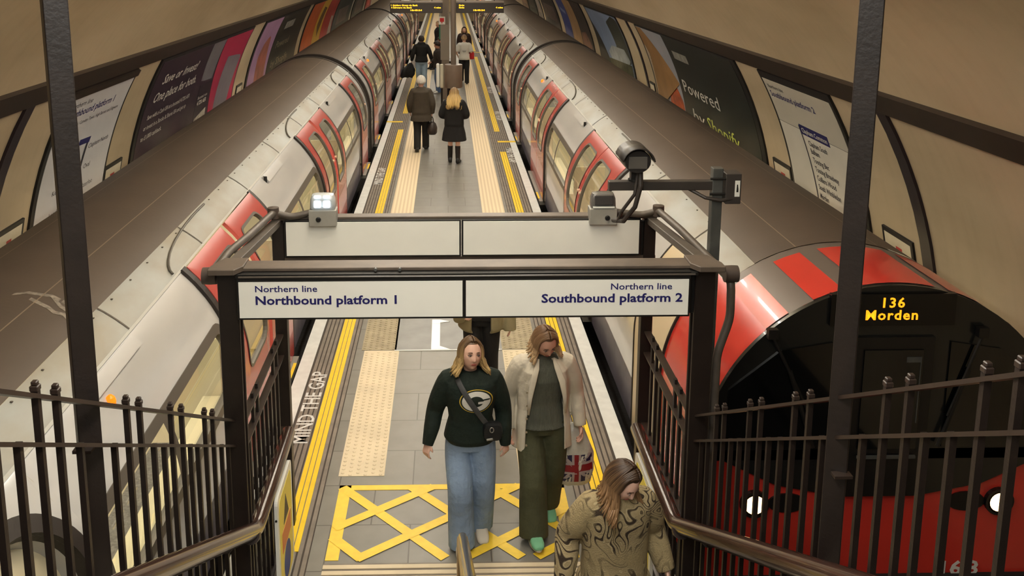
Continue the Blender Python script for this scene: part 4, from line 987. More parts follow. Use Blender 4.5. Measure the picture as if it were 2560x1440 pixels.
def limb(mb, P, R, n=14, flat=1.0, side=None, sub=4):
    a, r = smooth_path(P, R, sub); mb.tube(a, r, n, 0, True, flat, side)
HAX, HAY, HAZ = .080, .100, .121
def head_pt(th, ph):
    x, y, z = HAX * sin(th) * sin(ph), -HAY * sin(th) * cos(ph), HAZ * cos(th)
    fr = max(0, cos(ph)) * sin(th)
    if z < 0:
        t = -z / HAZ; x *= 1 - .30 * t ** 1.6; y = y * (1 - .10 * t) - .010 * t * fr if y < 0 else y * (1 - .45 * t)
    if fr > 0:
        g = lambda x0, z0, sx, sz: math.exp(-((x - x0) / sx) ** 2 - ((z - z0) / sz) ** 2)
        y += .004 * fr
        nz = 0
        if -.046 < z < .026: u = (.026 - z) / .060; nz = min(1, u) ** 1.2 if z > -.034 else max(0, (z + .046) / .012)
        y -= .023 * nz * math.exp(-(x / (.0085 + .005 * nz)) ** 2)
        for s in (-1, 1):
            y += .010 * g(s * .030, .008, .015, .010); y -= .0045 * g(s * .034, .030, .022, .007); y -= .004 * g(s * .042, -.022, .02, .02)
        y -= .006 * g(0, -.062, .022, .0075); y += .004 * g(0, -.0625, .026, .0022); y += .004 * g(0, -.078, .03, .008); y -= .008 * g(0, -.096, .022, .014)
    return Vector((x, y, z))
def head_mesh(mb, M, nt=54, np_=72):
    rows = [[M @ head_pt(.02 + (pi - .04) * i / nt, 2 * pi * k / np_) for k in range(np_)] for i in range(nt + 1)]
    mb.loft(rows)
    for s in (-1, 1):
        P = [M @ Vector((s * (.070 + .010 * q), .012 + .012 * q, .012 - .03 * k)) for k, q in ((-.5, .3), (0, 1), (.6, 1.1), (1.3, .6), (1.7, 0))]
        limb(mb, P, [.006, .011, .012, .010, .006], 8, .6)
def hand(mb, W_, d, pn, ts, curl=.5, sc=1.0):
    W_ = Vector(W_); d = Vector(d).normalized(); pn = Vector(pn); pn = (pn - d * pn.dot(d)).normalized(); sd = d.cross(pn) * ts
    rings = []
    for t, w, h in ((-.02, .024, .019), (.0, .025, .018), (.03, .037, .016), (.065, .041, .014), (.088, .038, .011)):
        rings.append([W_ + d * t * sc + sd * w * sc * cos(a) + pn * h * sc * sin(a) for a in [2 * pi * k / 14 for k in range(14)]])
    mb.loft(rings)
    for i, (o, L) in enumerate(((.030, .068), (.010, .077), (-.010, .071), (-.029, .056))):
        p = W_ + d * .083 * sc + sd * o * sc; pts = [p - d * .02 * sc, p]; ang = curl * (.55 + .1 * i)
        dd = d.copy()
        for k, f in enumerate((.45, .30, .25)):
            a = ang * (1.0, 1.15, .8)[k]
            dd = (dd * cos(a) + pn * sin(a)).normalized(); nx = pts[-1] + dd * L * f * sc
            pnn = pn - dd * pn.dot(dd); pts.append(nx)
            pn_l = pnn
        mb.tube(pts, [.0095 * sc, .0095 * sc, .0088 * sc, .008 * sc, .006 * sc], 9)
    p = W_ + d * .022 * sc + sd * .026 * sc; t1 = (d * .7 + sd * .6 + pn * .35).normalized(); t2 = (d * .9 + sd * .1 + pn * .5).normalized()
    mb.tube([p - t1 * .015 * sc, p, p + t1 * .035 * sc, p + t1 * .035 * sc + t2 * .028 * sc], [.012 * sc, .0135 * sc, .0105 * sc, .007 * sc], 9)
def foot_rings(A, yaw, pitch, w=1.0, grow=0.0):
    R = Matrix.Translation(Vector(A)) @ Matrix.Rotation(yaw, 4, 'Z') @ Matrix.Rotation(pitch, 4, 'X')
    out = []
    for y, wd, top, bot in ((.072, .020, -.02, -.07), (.06, .030, .02, -.08), (.02, .034, .045, -.084), (-.03, .036, .03, -.084), (-.09, .042, -.015, -.084), (-.14, .043, -.035, -.084), (-.175, .034, -.05, -.082), (-.19, .018, -.06, -.078)):
        wd = wd * w + grow; top += grow; c = (top + bot) / 2; h = (top - bot) / 2
        out.append([R @ Vector((wd * math.copysign(abs(cos(a)) ** .7, cos(a)), y - (grow if y < 0 else -grow), c + h * math.copysign(abs(sin(a)) ** .7, sin(a)))) for a in [2 * pi * k / 16 for k in range(16)]])
    return out, R
DEF = dict(
    kL=(.095, -.02, .47), aL=(.10, .02, .085), kR=(-.095, -.02, .47), aR=(-.10, .02, .085), pL=0, pR=0,
    eL=(.235, .02, 1.09), wL=(.25, -.04, .84), eR=(-.235, .02, 1.09), wR=(-.25, -.04, .84),
    yaw=0, pitch=0, roll=0, lean=0.0, hip=.90, bow=0.0, curl=.55)
class Person:
    def __init__(s, label, loc, rz=0, h=1.70, vox=.012, skin=SKIN, face=False, **kw):
        s.p = dict(DEF); s.p.update(kw); s.vox = vox; s.k = h / 1.70; s.face = face; s.skin = skin
        p = s.p
        s.T = lambda v: Vector((v[0], v[1] - p['lean'] * max(0, v[2] - .95) - p['bow'] * max(0, v[2] - 1.2) ** 1.5, v[2]))
        mb = MB()
        s.torso = [(.84, .150, .098, 0), (.90, .165, .108, .005), (.97, .150, .10, 0), (1.06, .126, .088, -.004), (1.16, .138, .097, -.006), (1.26, .158, .108, -.008), (1.34, .165, .100, .0), (1.395, .135, .078, .008), (1.43, .07, .058, .012)]
        mb.loft([[s.T(q) for q in ell((0, cy, z), rx, ry, 24, .9)] for z, rx, ry, cy in s.torso])
        s.neck = s.T((0, .012, 1.42)); s.M = Matrix.Translation(s.T((0, -.012, 1.572)) + Vector((0, -.035 * max(0, sin(p['pitch'])) * 2, -.02 * max(0, sin(p['pitch']))))) @ Matrix.Rotation(p['yaw'], 4, 'Z') @ Matrix.Rotation(p['pitch'], 4, 'X') @ Matrix.Rotation(p['roll'], 4, 'Y')
        hb = s.M @ Vector((0, .02, -.055))
        limb(mb, [s.T((0, .015, 1.38)), s.neck, hb], [.062, .052, .050], 16)
        head_mesh(mb, s.M)
        for q, sg in (('L', 1), ('R', -1)):
            sh = s.T((sg * .158, .006, 1.365)); e, w = Vector(p['e' + q]), Vector(p['w' + q])
            limb(mb, [s.T((sg * .12, .006, 1.36)), sh, e, w], [.05, .052, .038, .026], 14)
            d = (w - e).normalized(); hd = p.get('hd' + q); d2 = Vector(hd).normalized() if hd else d
            pn = p.get('pn' + q, (-sg, 0, 0)); hand(mb, w + d2 * .01, d2, pn, p.get('ts' + q, -1 if Vector(pn).dot(Vector((-sg, 0, 0))) >= 0 and sg > 0 else 1), p.get('curl' + q, p['curl']), .92)
            k, a = Vector(p['k' + q]), Vector(p['a' + q])
            limb(mb, [(sg * .088, .0, p['hip'] + .02), (sg * .092, 0, p['hip'] - .1), k, a], [.085, .083, .054, .038], 16)
            r, _ = foot_rings(a, p.get('fy' + q, sg * .12), p['p' + q], .9); mb.loft(r)
        s.o = remesh(mb, 'person', skin, None, vox)
        s.o.location = loc; s.o.rotation_euler = (0, 0, rz); s.o.scale = (s.k,) * 3
        tag(s.o, label, 'person')
        s.W = Matrix.Translation(loc) @ Matrix.Rotation(rz, 4, 'Z') @ Matrix.Scale(s.k, 4)
        if face: s.features()
    def features(s):
        for sg in (-1, 1):
            c = s.M @ Vector((sg * .0335, -.083, .007))
            mb = MB(); mb.loft([[s.M @ Vector((sg * .0335 + .0145 * cos(a) * r, -.0865 - .0055 * (1 - r * r) ** .5 if r < 1 else -.0865, .007 + .0055 * sin(a) * r)) for a in [2 * pi * k / 14 for k in range(14)]] for r in (1, .8, .4, .05)])
            e = mb.build('eye', mat('eye white', rgb(150, 132, 122), .25), s.o, smooth=True)
            mb = MB(); mb.loft([[s.M @ Vector((sg * .0335 + .0052 * cos(a) * r, -.0925 - .0006 * (1 - r), .007 + .0050 * sin(a) * r)) for a in [2 * pi * k / 12 for k in range(12)]] for r in (1, .1)])
            mb.build('iris', mat('dark iris', rgb(42, 34, 30), .15), e)
            mb = MB(); pts = [s.M @ Vector((sg * (.016 + .030 * t), head_y(sg * (.016 + .030 * t), .024 + .007 * sin(pi * (.25 + .6 * t))) - .0015, .024 + .007 * sin(pi * (.25 + .6 * t)))) for t in [k / 6 for k in range(7)]]
            mb.tube(pts, [.0022, .0032, .0035, .0034, .003, .0024, .0015], 6); mb.build('eyebrow', mat('brow brown', rgb(92, 66, 48), .8), s.o)
            mb = MB(); pts = [s.M @ Vector((sg * .0335 + .0145 * (t - .5) * 2, head_y(sg * .0335 + .0145 * (t - .5) * 2, .012) - .002 - .002 * sin(pi * t), .0085 + .0055 * sin(pi * t))) for t in [k / 6 for k in range(7)]]
            mb.tube(pts, .0018, 5); mb.build('eyelid', mat('lash dark', rgb(60, 42, 36), .8), s.o)
        mb = MB()
        for z, r in ((-.0585, .0032), (-.0665, .0042)):
            mb.tube([s.M @ Vector((x, head_y(x, z) - .0005, z + (.0015 if z > -.06 else 0) * (1 - abs(x) / .02))) for x in [-.02 + .04 * k / 8 for k in range(9)]], [.0012, r * .8, r, r, r, r, r, r * .8, .0012], 6)
        mb.build('lips', mat('lips', rgb(178, 96, 88), .45), s.o)
    def top(s, name, m, ease=.02, hem=.88, sl=.055, slw=.04, sleeve=1.0, neck=1.445, hemr=None, flare=0.0, vox=None, collar=.0, arms=True):
        """closed garment over the torso with sleeves; sleeve = fraction of the forearm covered"""
        p = s.p; mb = MB(); rings = []
        zs = [t for t in s.torso if t[0] > hem + .02]
        base = hemr or None
        prof = [(hem, *(base if base else (zs[0][1] + ease, zs[0][2] + ease)), 0.0)] + [(z, rx + ease + flare * max(0, 1.0 - z), ry + ease * 1.15 + flare * max(0, 1 - z), cy) for z, rx, ry, cy in zs if z < 1.36]
        prof += [(1.365, .168 + ease * .8, .098 + ease, .004), (1.405, .13 + ease * .7, .080 + ease * .7, .01), (neck, .072 + collar, .066 + collar, .012)]
        if hem < .84:
            prof = [(hem, .165 + ease + flare, .125 + ease + flare, 0)] + ([((hem + .86) / 2, .170 + ease + flare * .5, .12 + ease + flare * .5, 0)]) + [(z, max(rx, .162) + ease, max(ry, .10) + ease * 1.15, cy) for z, rx, ry, cy in s.torso if z < 1.36] + prof[-3:]
        mb.loft([[s.T(q) for q in ell((0, cy, z), rx, ry, 28, .88)] for z, rx, ry, cy in prof])
        for q, sg in (('L', 1), ('R', -1)):
            if not arms: continue
            e, w = Vector(p['e' + q]), Vector(p['w' + q])
            pts = [s.T((sg * .10, .006, 1.355)), s.T((sg * .160, .006, 1.36)), (s.T((sg * .165, .006, 1.35)) + e) / 2 + Vector((sg * .012, 0, 0)), e + Vector((sg * .004, .01, 0))]
            rr = [.06, .066 + ease * .5, sl + .012, sl]
            if sleeve > .1:
                pts += [e + (w - e) * .55, e + (w - e) * sleeve]; rr += [(sl + slw) / 2 + .006, slw]
            limb(mb, pts, rr, 16)
        o = remesh(mb, name, m, s.o, vox or s.vox * .9, 4); return o
    def pants(s, name, m, r=(.10, .085, .075), hem=.0, vox=None, top=.98, ease=.012):
        p = s.p; mb = MB()
        mb.loft([ell((0, cy, z), rx, ry, 24, .9) for z, rx, ry, cy in ((.80, .155 + ease, .10 + ease, .005), (.86, .166 + ease, .112 + ease, .006), (.92, .165 + ease, .112 + ease, .005), (top, .15 + ease, .10 + ease, 0))])
        for q, sg in (('L', 1), ('R', -1)):
            k, a = Vector(p['k' + q]), Vector(p['a' + q]); end = a + (a - k).normalized() * (.045 - hem)
            limb(mb, [(sg * .085, .003, p['hip']), (sg * .095, .0, p['hip'] - .16), k + Vector((0, -.004, 0)), (k + a) / 2 + Vector((0, .008, 0)), end], [r[0], r[0], (r[1]), (r[1] + r[2]) / 2, r[2]], 18)
        return remesh(mb, name, m, s.o, vox or s.vox * .9, 3)
    def shoes(s, m, sole=None, tall=0.0):
        p = s.p
        for q, sg in (('L', 1), ('R', -1)):
            mb = MB(); r, R = foot_rings(p['a' + q], p.get('fy' + q, sg * .12), p['p' + q], 1.0, .008); mb.loft(r)
            if tall: k, a = Vector(p['k' + q]), Vector(p['a' + q]); limb(mb, [a, a + (k - a) * tall * .5, a + (k - a) * tall], [.052, .058, .062], 14)
            o = remesh(mb, 'boot' if tall else 'shoe', m, s.o, max(.006, s.vox * .7), 2)
            if sole:
                mb = MB(); mb.loft([[R @ Vector((wd * cos(a) * 1.0, y + .0, z)) for a, y, wd in [(2 * pi * k / 16, -.055 + .142 * sin(2 * pi * k / 16), .047) for k in range(16)]] for z in (-.094, -.074)])
                mb.build('sole', sole, o)
    def hair(s, m, n=80, L=.16, kind='centre', flick=.02, back=0.0, seed=1, rad=.0125, part=0.0, vol=1.0):
        if s.vox < .007: n = int(n * 1.7); rad *= .72
        rnd = random.Random(seed); mb = MB(); tone = []; Mi = s.M.to_3x3().inverted(); dn = (Mi @ Vector((0, 0, -1))).normalized()
        for i in range(n):
            ph0 = -pi + 2 * pi * (i + rnd.random() * .6) / n; sg = 1 if ph0 >= 0 else -1; lay = i % 3
            kk = (1.05 + .045 * lay) * vol + rnd.uniform(-.01, .015); pts = []; rr = []
            if kind == 'short':
                end = radians(72 + 38 * (abs(ph0) / pi) ** .8) if abs(ph0) > .9 else radians(58); tot = end
                for j in range(8):
                    t = j / 7; th = .08 + (end - .08) * t; pts.append(head_scalp(th, ph0 + .25 * (1 - t), kk)); rr.append(rad * (.9 + .3 * sin(pi * t)) * (1 if j < 7 else .4))
                tt = [j / 7 for j in range(8)]
            else:
                face = radians(66); phe = sg * max(abs(ph0), face + rnd.uniform(-.05, .2))
                y0 = -.085 * cos(ph0); th0 = .1 + .55 * abs(cos(ph0)) ; 
                p0 = head_scalp(min(th0, .75), 0 if cos(ph0) > 0 else pi, kk) + Vector((sg * .004 + part, 0, 0))
                N = 7
                for j in range(N + 1):
                    t = j / N; th = .35 + 1.35 * t; ph = (sg * .5 * pi if False else phe) if t > .35 else phe * (.75 + .25 * t / .35) if abs(ph0) > 1.2 else sg * (abs(phe) * (.45 + .55 * t / .35))
                    q = head_scalp(th, ph, kk + .02 * t); w = min(1, t * 1.8); pts.append(p0 * (1 - w) + q * w); rr.append(rad * (.55 + .6 * min(1, t * 2)))
                LL = L * rnd.uniform(.82, 1.08); out = Vector((pts[-1].x, pts[-1].y, 0)).normalized(); bk = Vector((0, 1, 0))
                base = pts[-1]; H_ = 6
                for j in range(1, H_ + 1):
                    u = j / H_; pts.append(base + dn * LL * u + out * (flick * (u * u if flick < .07 else sin(u * 1.57)) + .012 * sin(u * 3 + i)) + bk * back * u + Vector((.006 * sin(7 * u + i * 2), .006 * cos(6 * u + i), 0))); rr.append(rad * (1.15 - .8 * u ** 2))
                tt = [j / (len(pts) - 1) for j in range(len(pts))]
            n0 = len(mb.v); mb.tube([s.M @ q for q in pts], rr, 6, 0, True, .7)
            tn = rnd.uniform(-.12, .12)
            for j in range(len(pts)): tone += [max(0, min(1, tt[j] + tn))] * 6
        o = mb.build('hair', m, s.o, smooth=True)
        at = o.data.attributes.new('tone', 'FLOAT', 'POINT'); at.data.foreach_set('value', tone)
        # scalp cap under the strands
        cp = MB(); rows = []
        for i in range(13):
            row = []
            for k in range(33):
                ph = -pi + 2 * pi * k / 32; lim = radians(45) if abs(ph) < .7 else radians(45 + 65 * min(1, (abs(ph) - .7) / 1.0)); row.append(s.M @ head_scalp(.02 + (lim - .02) * i / 12, ph, 1.035))
            rows.append(row)
        cp.grid(rows); c = cp.build('scalp_hair', m, o, smooth=True, fix=False); a2 = c.data.attributes.new('tone', 'FLOAT', 'POINT'); a2.data.foreach_set('value', [.1] * len(c.data.vertices))
        return o
def head_y(x, z):
    th = math.acos(max(-1, min(1, z / HAZ))); sx = max(.05, sin(th)); best = None
    for ph in [q * .02 for q in range(-45, 46)]:
        p = head_pt(th, ph)
        if best is None or abs(p.x - x) < best[0]: best = (abs(p.x - x), p.y)
    return best[1]
def head_scalp(th, ph, k): return Vector((HAX * k * sin(th) * sin(ph), -HAY * k * sin(th) * cos(ph) + .004, HAZ * k * cos(th)))
def bvh(o): return BVHTree.FromPolygons([v.co.copy() for v in o.data.vertices], [tuple(p.vertices) for p in o.data.polygons])
def front_y(b, x, z, d=-1):
    h = b.ray_cast(Vector((x, d * 1.0, z)), Vector((0, -d, 0)))
    return h[0].y if h[0] else None
def decal(name, poly_fn, b, off, m, parent, n=48, rings=10):
    """closed outline given by poly_fn(angle) -> (x, z), centre first; snapped to the cloth front"""
    c = poly_fn(None); mb = MB(); rows = []
    for i in range(rings + 1):
        row = []
        for k in range(n + 1):
            q = poly_fn(2 * pi * k / n); t = max(.001, i / rings); x, z = c[0] + (q[0] - c[0]) * t, c[1] + (q[1] - c[1]) * t
            y = front_y(b, x, z); row.append((x, (y if y is not None else -.12) - off, z))
        rows.append(row)
    mb.grid(rows); return mb.build(name, m, parent, smooth=True, fix=False)
# ---------------------------------------------------------------- woman in the green sweatshirt
BROWNBLONDE = hair_mat('brown to blonde hair', rgb(96, 72, 48), rgb(206, 176, 120)); LBROWN = hair_mat('light brown hair', rgb(112, 84, 60), rgb(190, 160, 122))
DBROWN = hair_mat('dark brown hair', rgb(58, 40, 26), rgb(140, 108, 74)); GREYH = hair_mat('grey white hair', rgb(170, 164, 154), rgb(206, 202, 194)); DARKH = hair_mat('dark hair', rgb(30, 24, 20), rgb(60, 46, 36)); BLOND = hair_mat('long blonde hair', rgb(120, 92, 58), rgb(214, 184, 120))
a = Person('woman in dark green sweatshirt with white oval emblem, walking on the yellow box', (.165, 6.76, 0), radians(2), 1.675, .0052, SKIN, True,
    kR=(-.085, -.12, .50), aR=(-.075, -.12, .09), kL=(.095, -.02, .48), aL=(.085, .10, .115), pL=radians(14), pR=radians(-4), fyR=.0, fyL=.1,
    eR=(-.265, .03, 1.10), wR=(-.325, -.05, .88), eL=(.25, .03, 1.09), wL=(.27, -.0, .84), pnR=(.6, .6, 0), pnL=(-.6, .6, 0), yaw=radians(15), pitch=radians(-9), roll=radians(5), curl=1.0, lean=.03)
SWEAT = cloth('dark green sweatshirt', rgb(13, 31, 23), 1.2, 9, .25, 5)
sw = a.top('sweatshirt', SWEAT, .042, .86, .068, .044, 1.04, 1.445, (.175, .135), vox=.006, collar=.010)
mb = MB()
for q, sg in (('L', 1), ('R', -1)):
    e, w = Vector(a.p['e' + q]), Vector(a.p['w' + q]); mb = MB(); mb.tube([e + (w - e) * .96, e + (w - e) * 1.12], [.048, .041], 18); mb.build('cuff', mat('rib cuff', rgb(14, 30, 24), .9), sw, angle=50)
JEANS = cloth('mid blue denim', rgb(140, 164, 194), 1.2, 10, .3, 3)
a.pants('jeans', JEANS, (.105, .098, .105), -.012, .007)
a.shoes(mat('off white trainer', rgb(206, 200, 186), .6), mat('white sole', rgb(220, 216, 206), .6))
a.hair(BROWNBLONDE, 110, .135, 'centre', .055, .0, 3, .0125)
b = bvh(sw); cx, cz, rx, rz_ = .035, 1.25, .128, .094
E = lambda k: (lambda t: (cx, cz) if t is None else (cx + rx * k * cos(t), cz + rz_ * k * sin(t)))
em = decal('emblem', E(1.0), b, .003, mat('emblem gold', rgb(220, 186, 70), .6), sw)
decal('emblem_ring', E(.945), b, .0045, mat('emblem green', rgb(16, 32, 26), .6), em); decal('emblem_white', E(.85), b, .006, mat('emblem white', rgb(222, 222, 216), .6), em)
decal('emblem_inner', lambda t: (cx - .002, cz) if t is None else (cx - .002 + .057 * cos(t), cz + .043 * sin(t)), b, .0075, MATS['emblem green'], em)
SQ = lambda x0, z0, hw, hh: (lambda t: (x0, z0) if t is None else (x0 + hw * math.copysign(abs(cos(t)) ** .25, cos(t)), z0 + hh * math.copysign(abs(sin(t)) ** .25, sin(t))))
decal('emblem_slot', SQ(cx + .058, cz + .012, .046, .0055), b, .0078, MATS['emblem green'], em)
decal('emblem_bar', SQ(cx + .035, cz - .008, .022, .010), b, .009, MATS['emblem white'], em)
# crossbody bag
t = thing('crossbody_bag', 'black crossbody bag with grey strap across the green sweatshirt', 'bag', a.W @ Vector((.15, -.15, .98)))
inv = Matrix.Translation(-Vector(t.location)) @ a.W
pts = []
for k in range(13):
    u = k / 12; x = -.105 + .245 * u; z = 1.405 - .40 * u; y = front_y(b, x, z); pts.append((x, (y if y is not None else -.08) - .012, z))
mb = MB(); mb.tube([inv @ Vector(p) for p in pts], .021, 10, 0, True, .22, (.85, 0, .5)); mb.build('strap', mat('grey strap webbing', rgb(72, 74, 76), .7, noise=.2, nscale=30), t, smooth=True)
mb = MB(); y = (front_y(b, .15, .98) or -.12) - .05
rings = []
for f, g in ((-.05, .6), (-.045, .9), (0, 1), (.04, .95), (.05, .6)):
    rings.append([inv @ Vector((.16 + .075 * g * math.copysign(abs(cos(q)) ** .6, cos(q)), y + f * .8, 1.0 + .07 * g * math.copysign(abs(sin(q)) ** .6, sin(q)))) for q in [2 * pi * k / 20 for k in range(20)]])
mb.loft(rings); mb.build('pouch', mat('black nylon', rgb(18, 20, 22), .5, bump=.3, bscale=20), t, angle=50)
mb = MB(); mb.box(inv @ Vector((.135, y - .045, .955)), (.05, .01, .016), 0, (0, radians(-10), 0)); o = mb.build('buckle', mat('silver buckle', rgb(180, 178, 172), .3, metal=.7), t); bevel(o, .004, 2)
mb = MB(); mb.tube([inv @ Vector((.15 + .014 * cos(q), y - .045, 1.03 + .02 * sin(q))) for q in [2 * pi * k / 12 for k in range(13)]], .004, 6); mb.build('ring', MATS['silver buckle'], t)
# ---------------------------------------------------------------- woman in the cream jacket
w = Person('woman in open cream jacket, grey green knit top and dark olive trousers looking down', (.735, 6.98, 0), radians(6), 1.70, .0055, SKIN2, True,
    kR=(-.10, -.16, .50), aR=(-.105, -.24, .10), kL=(.09, .02, .47), aL=(.07, .12, .15), pR=radians(-8), pL=radians(28), fyR=.02, fyL=.15,
    eR=(-.26, .05, 1.10), wR=(-.27, .0, .84), eL=(.27, .04, 1.10), wL=(.30, -.02, .84), yaw=radians(14), pitch=radians(30), roll=radians(-4), curl=.9, lean=.03, pnL=(-1, 0, 0))
KNIT = cloth('grey green rib knit', rgb(92, 95, 84), .6, 60, .2, 20, stretch=(3, 3, .4))
kn = w.top('knit_top', KNIT, .020, .86, .05, .04, .2, 1.455, (.185, .14), vox=.007, collar=.006, arms=False)
w.pants('trousers', cloth('dark olive trousers', rgb(70, 72, 48), 1.1, 8, .25, 4), (.108, .105, .115), -.005, .008)
w.shoes(mat('green suede shoe', rgb(120, 188, 148), .7, noise=.2, nscale=12), mat('pale sole', rgb(196, 186, 166), .7))
w.hair(LBROWN, 110, .085, 'centre', .04, .0, 5, .0135)
CREAM = cloth('cream jacket', rgb(206, 199, 182), 1.0, 7, .12, 4)
mb = MB()
# open shell: back and sides only
prof = [(.68, .235, .175, .01), (.78, .23, .175, .01), (.90, .225, .172, .008), (1.02, .208, .166, .004), (1.14, .208, .168, .0), (1.25, .212, .172, 0), (1.34, .205, .160, .004), (1.395, .165, .128, .010), (1.435, .10, .095, .014)]
rows_o, rows_i = [], []
for z, rx, ry, cy in prof:
    op = 44 if z < 1.2 else (38 if z < 1.3 else (30 if z < 1.36 else 27)); a0, a1 = radians(-90 + op), radians(270 - op); ro, ri = [], []
    for k in range(41):
        q = a0 + (a1 - a0) * k / 40; fold = .008 * sin(9 * q + z * 7)
        ro.append(w.T(((rx + fold) * cos(q), cy + (ry + fold) * sin(q), z))); ri.append(w.T(((rx - .014) * cos(q), cy + (ry - .014) * sin(q), z)))
    rows_o.append(ro); rows_i.append(ri)
mb.loft([o_ + i_[::-1] for o_, i_ in zip(rows_o, rows_i)])
for q, sg in (('L', 1), ('R', -1)):
    e, wr = Vector(w.p['e' + q]), Vector(w.p['w' + q])
    limb(mb, [w.T((sg * .11, .01, 1.36)), w.T((sg * .175, .01, 1.36)), (w.T((sg * .175, .01, 1.35)) + e) / 2 + Vector((sg * .014, 0, 0)), e, e + (wr - e) * .55, e + (wr - e) * 1.02], [.072, .08, .076, .066, .058, .05], 16)
jk = remesh(mb, 'jacket', CREAM, w.o, .0065, 2)
for sg in (-1, 1):
    mb = MB(); pts = [w.T((sg * q, -y, z)) for q, y, z in ((.06, .085, 1.44), (.08, .13, 1.38), (.115, .165, 1.28), (.135, .172, 1.16), (.145, .17, 1.02))]
    mb.tube(pts, [.010, .022, .026, .018, .008], 10, 0, True, .25, (1, 0, 0)); mb.build('lapel', CREAM, jk, smooth=True)
for k in range(5):
    p_ = w.T((-.155, -.145 - .004, 1.20 - .11 * k)); mb = MB(); mb.lathe(p_, [(0, -.008), (.008, -.008), (.008, .0), (0, .002)], 10, axis='y'); mb.build('button', mat('dull button', rgb(150, 140, 118), .4), jk)
# tote bag with flag print
t = thing('shopping_bag', 'clear white carrier bag with red, white and blue flag print hanging beside the cream jacket', 'bag', w.W @ Vector((.28, .05, .5)))
inv = Matrix.Translation(-Vector(t.location)) @ w.W
mb = MB(); rings = []
for z, wd, dp in ((.22, .11, .05), (.235, .135, .07), (.34, .155, .085), (.48, .15, .075), (.58, .12, .055), (.66, .08, .035), (.74, .035, .018)):
    rings.append([inv @ Vector((.28 + wd * math.copysign(abs(cos(q)) ** .8, cos(q)) + .006 * sin(5 * q + z * 30), dp * sin(q) + .05 + .006 * cos(7 * q + z * 25), z + .08)) for q in [2 * pi * k / 32 for k in range(32)]])
mb.loft(rings); bagb = mb.build('bag_body', mat('translucent white plastic', rgb(196, 194, 182), .3, noise=.15, nscale=12, bump=.5, bscale=18), t, smooth=True)
for sg in (-1, 1):
    mb = MB(); mb.tube([inv @ Vector(p) for p in ((.28 + sg * .03, .05, .80), (.30 + sg * .015, .02, .81), (.318, -.0, .80))], .008, 8); mb.build('handle', MATS['translucent white plastic'], t)
bb_ = BVHTree.FromPolygons([v.co.copy() for v in bagb.data.vertices], [tuple(p.vertices) for p in bagb.data.polygons])
def flagpatch(name, q, m, off, parent):
    mb = MB(); rows = []
    for i in range(9):
        row = []
        for j in range(9):
            u, v = j / 8, i / 8; x = (q[0][0] * (1 - u) + q[1][0] * u) * (1 - v) + (q[3][0] * (1 - u) + q[2][0] * u) * v; z = (q[0][1] * (1 - u) + q[1][1] * u) * (1 - v) + (q[3][1] * (1 - u) + q[2][1] * u) * v
            P_ = inv @ Vector((.28 + 1.12 * x, -.5, .475 + 1.2 * z)); D_ = (inv.to_3x3() @ Vector((0, 1, 0))).normalized(); h_ = bb_.ray_cast(P_, D_); c_ = h_[0] if h_[0] else inv @ Vector((.28 + 1.12 * x, -.03, .475 + 1.2 * z)); row.append(c_ - D_ * off)
        rows.append(row)
    mb.grid(rows); return mb.build(name, m, parent, smooth=True, fix=False)
fl = flagpatch('flag_print', [(-.125, .085), (.115, .085), (.125, -.105), (-.13, -.105)], mat('flag navy', rgb(34, 30, 62), .4), .002, bagb)
FW, FR = mat('flag white', rgb(156, 144, 142), .4), mat('flag red', rgb(124, 24, 32), .4)
for q in ([(-.125, .085), (-.09, .085), (.125, -.105), (.09, -.105)], [(.115, .085), (.08, .085), (-.13, -.105), (-.095, -.105)], [(-.125, .035), (.118, .035), (.122, -.045), (-.128, -.045)], [(-.035, .085), (.03, .085), (.03, -.105), (-.035, -.105)]):
    flagpatch('white_band', q, FW, .003, fl)
for q in ([(-.125, .018), (.118, .018), (.122, -.03), (-.128, -.03)], [(-.018, .085), (.014, .085), (.014, -.105), (-.018, -.105)]): flagpatch('red_band', q, FR, .004, fl)
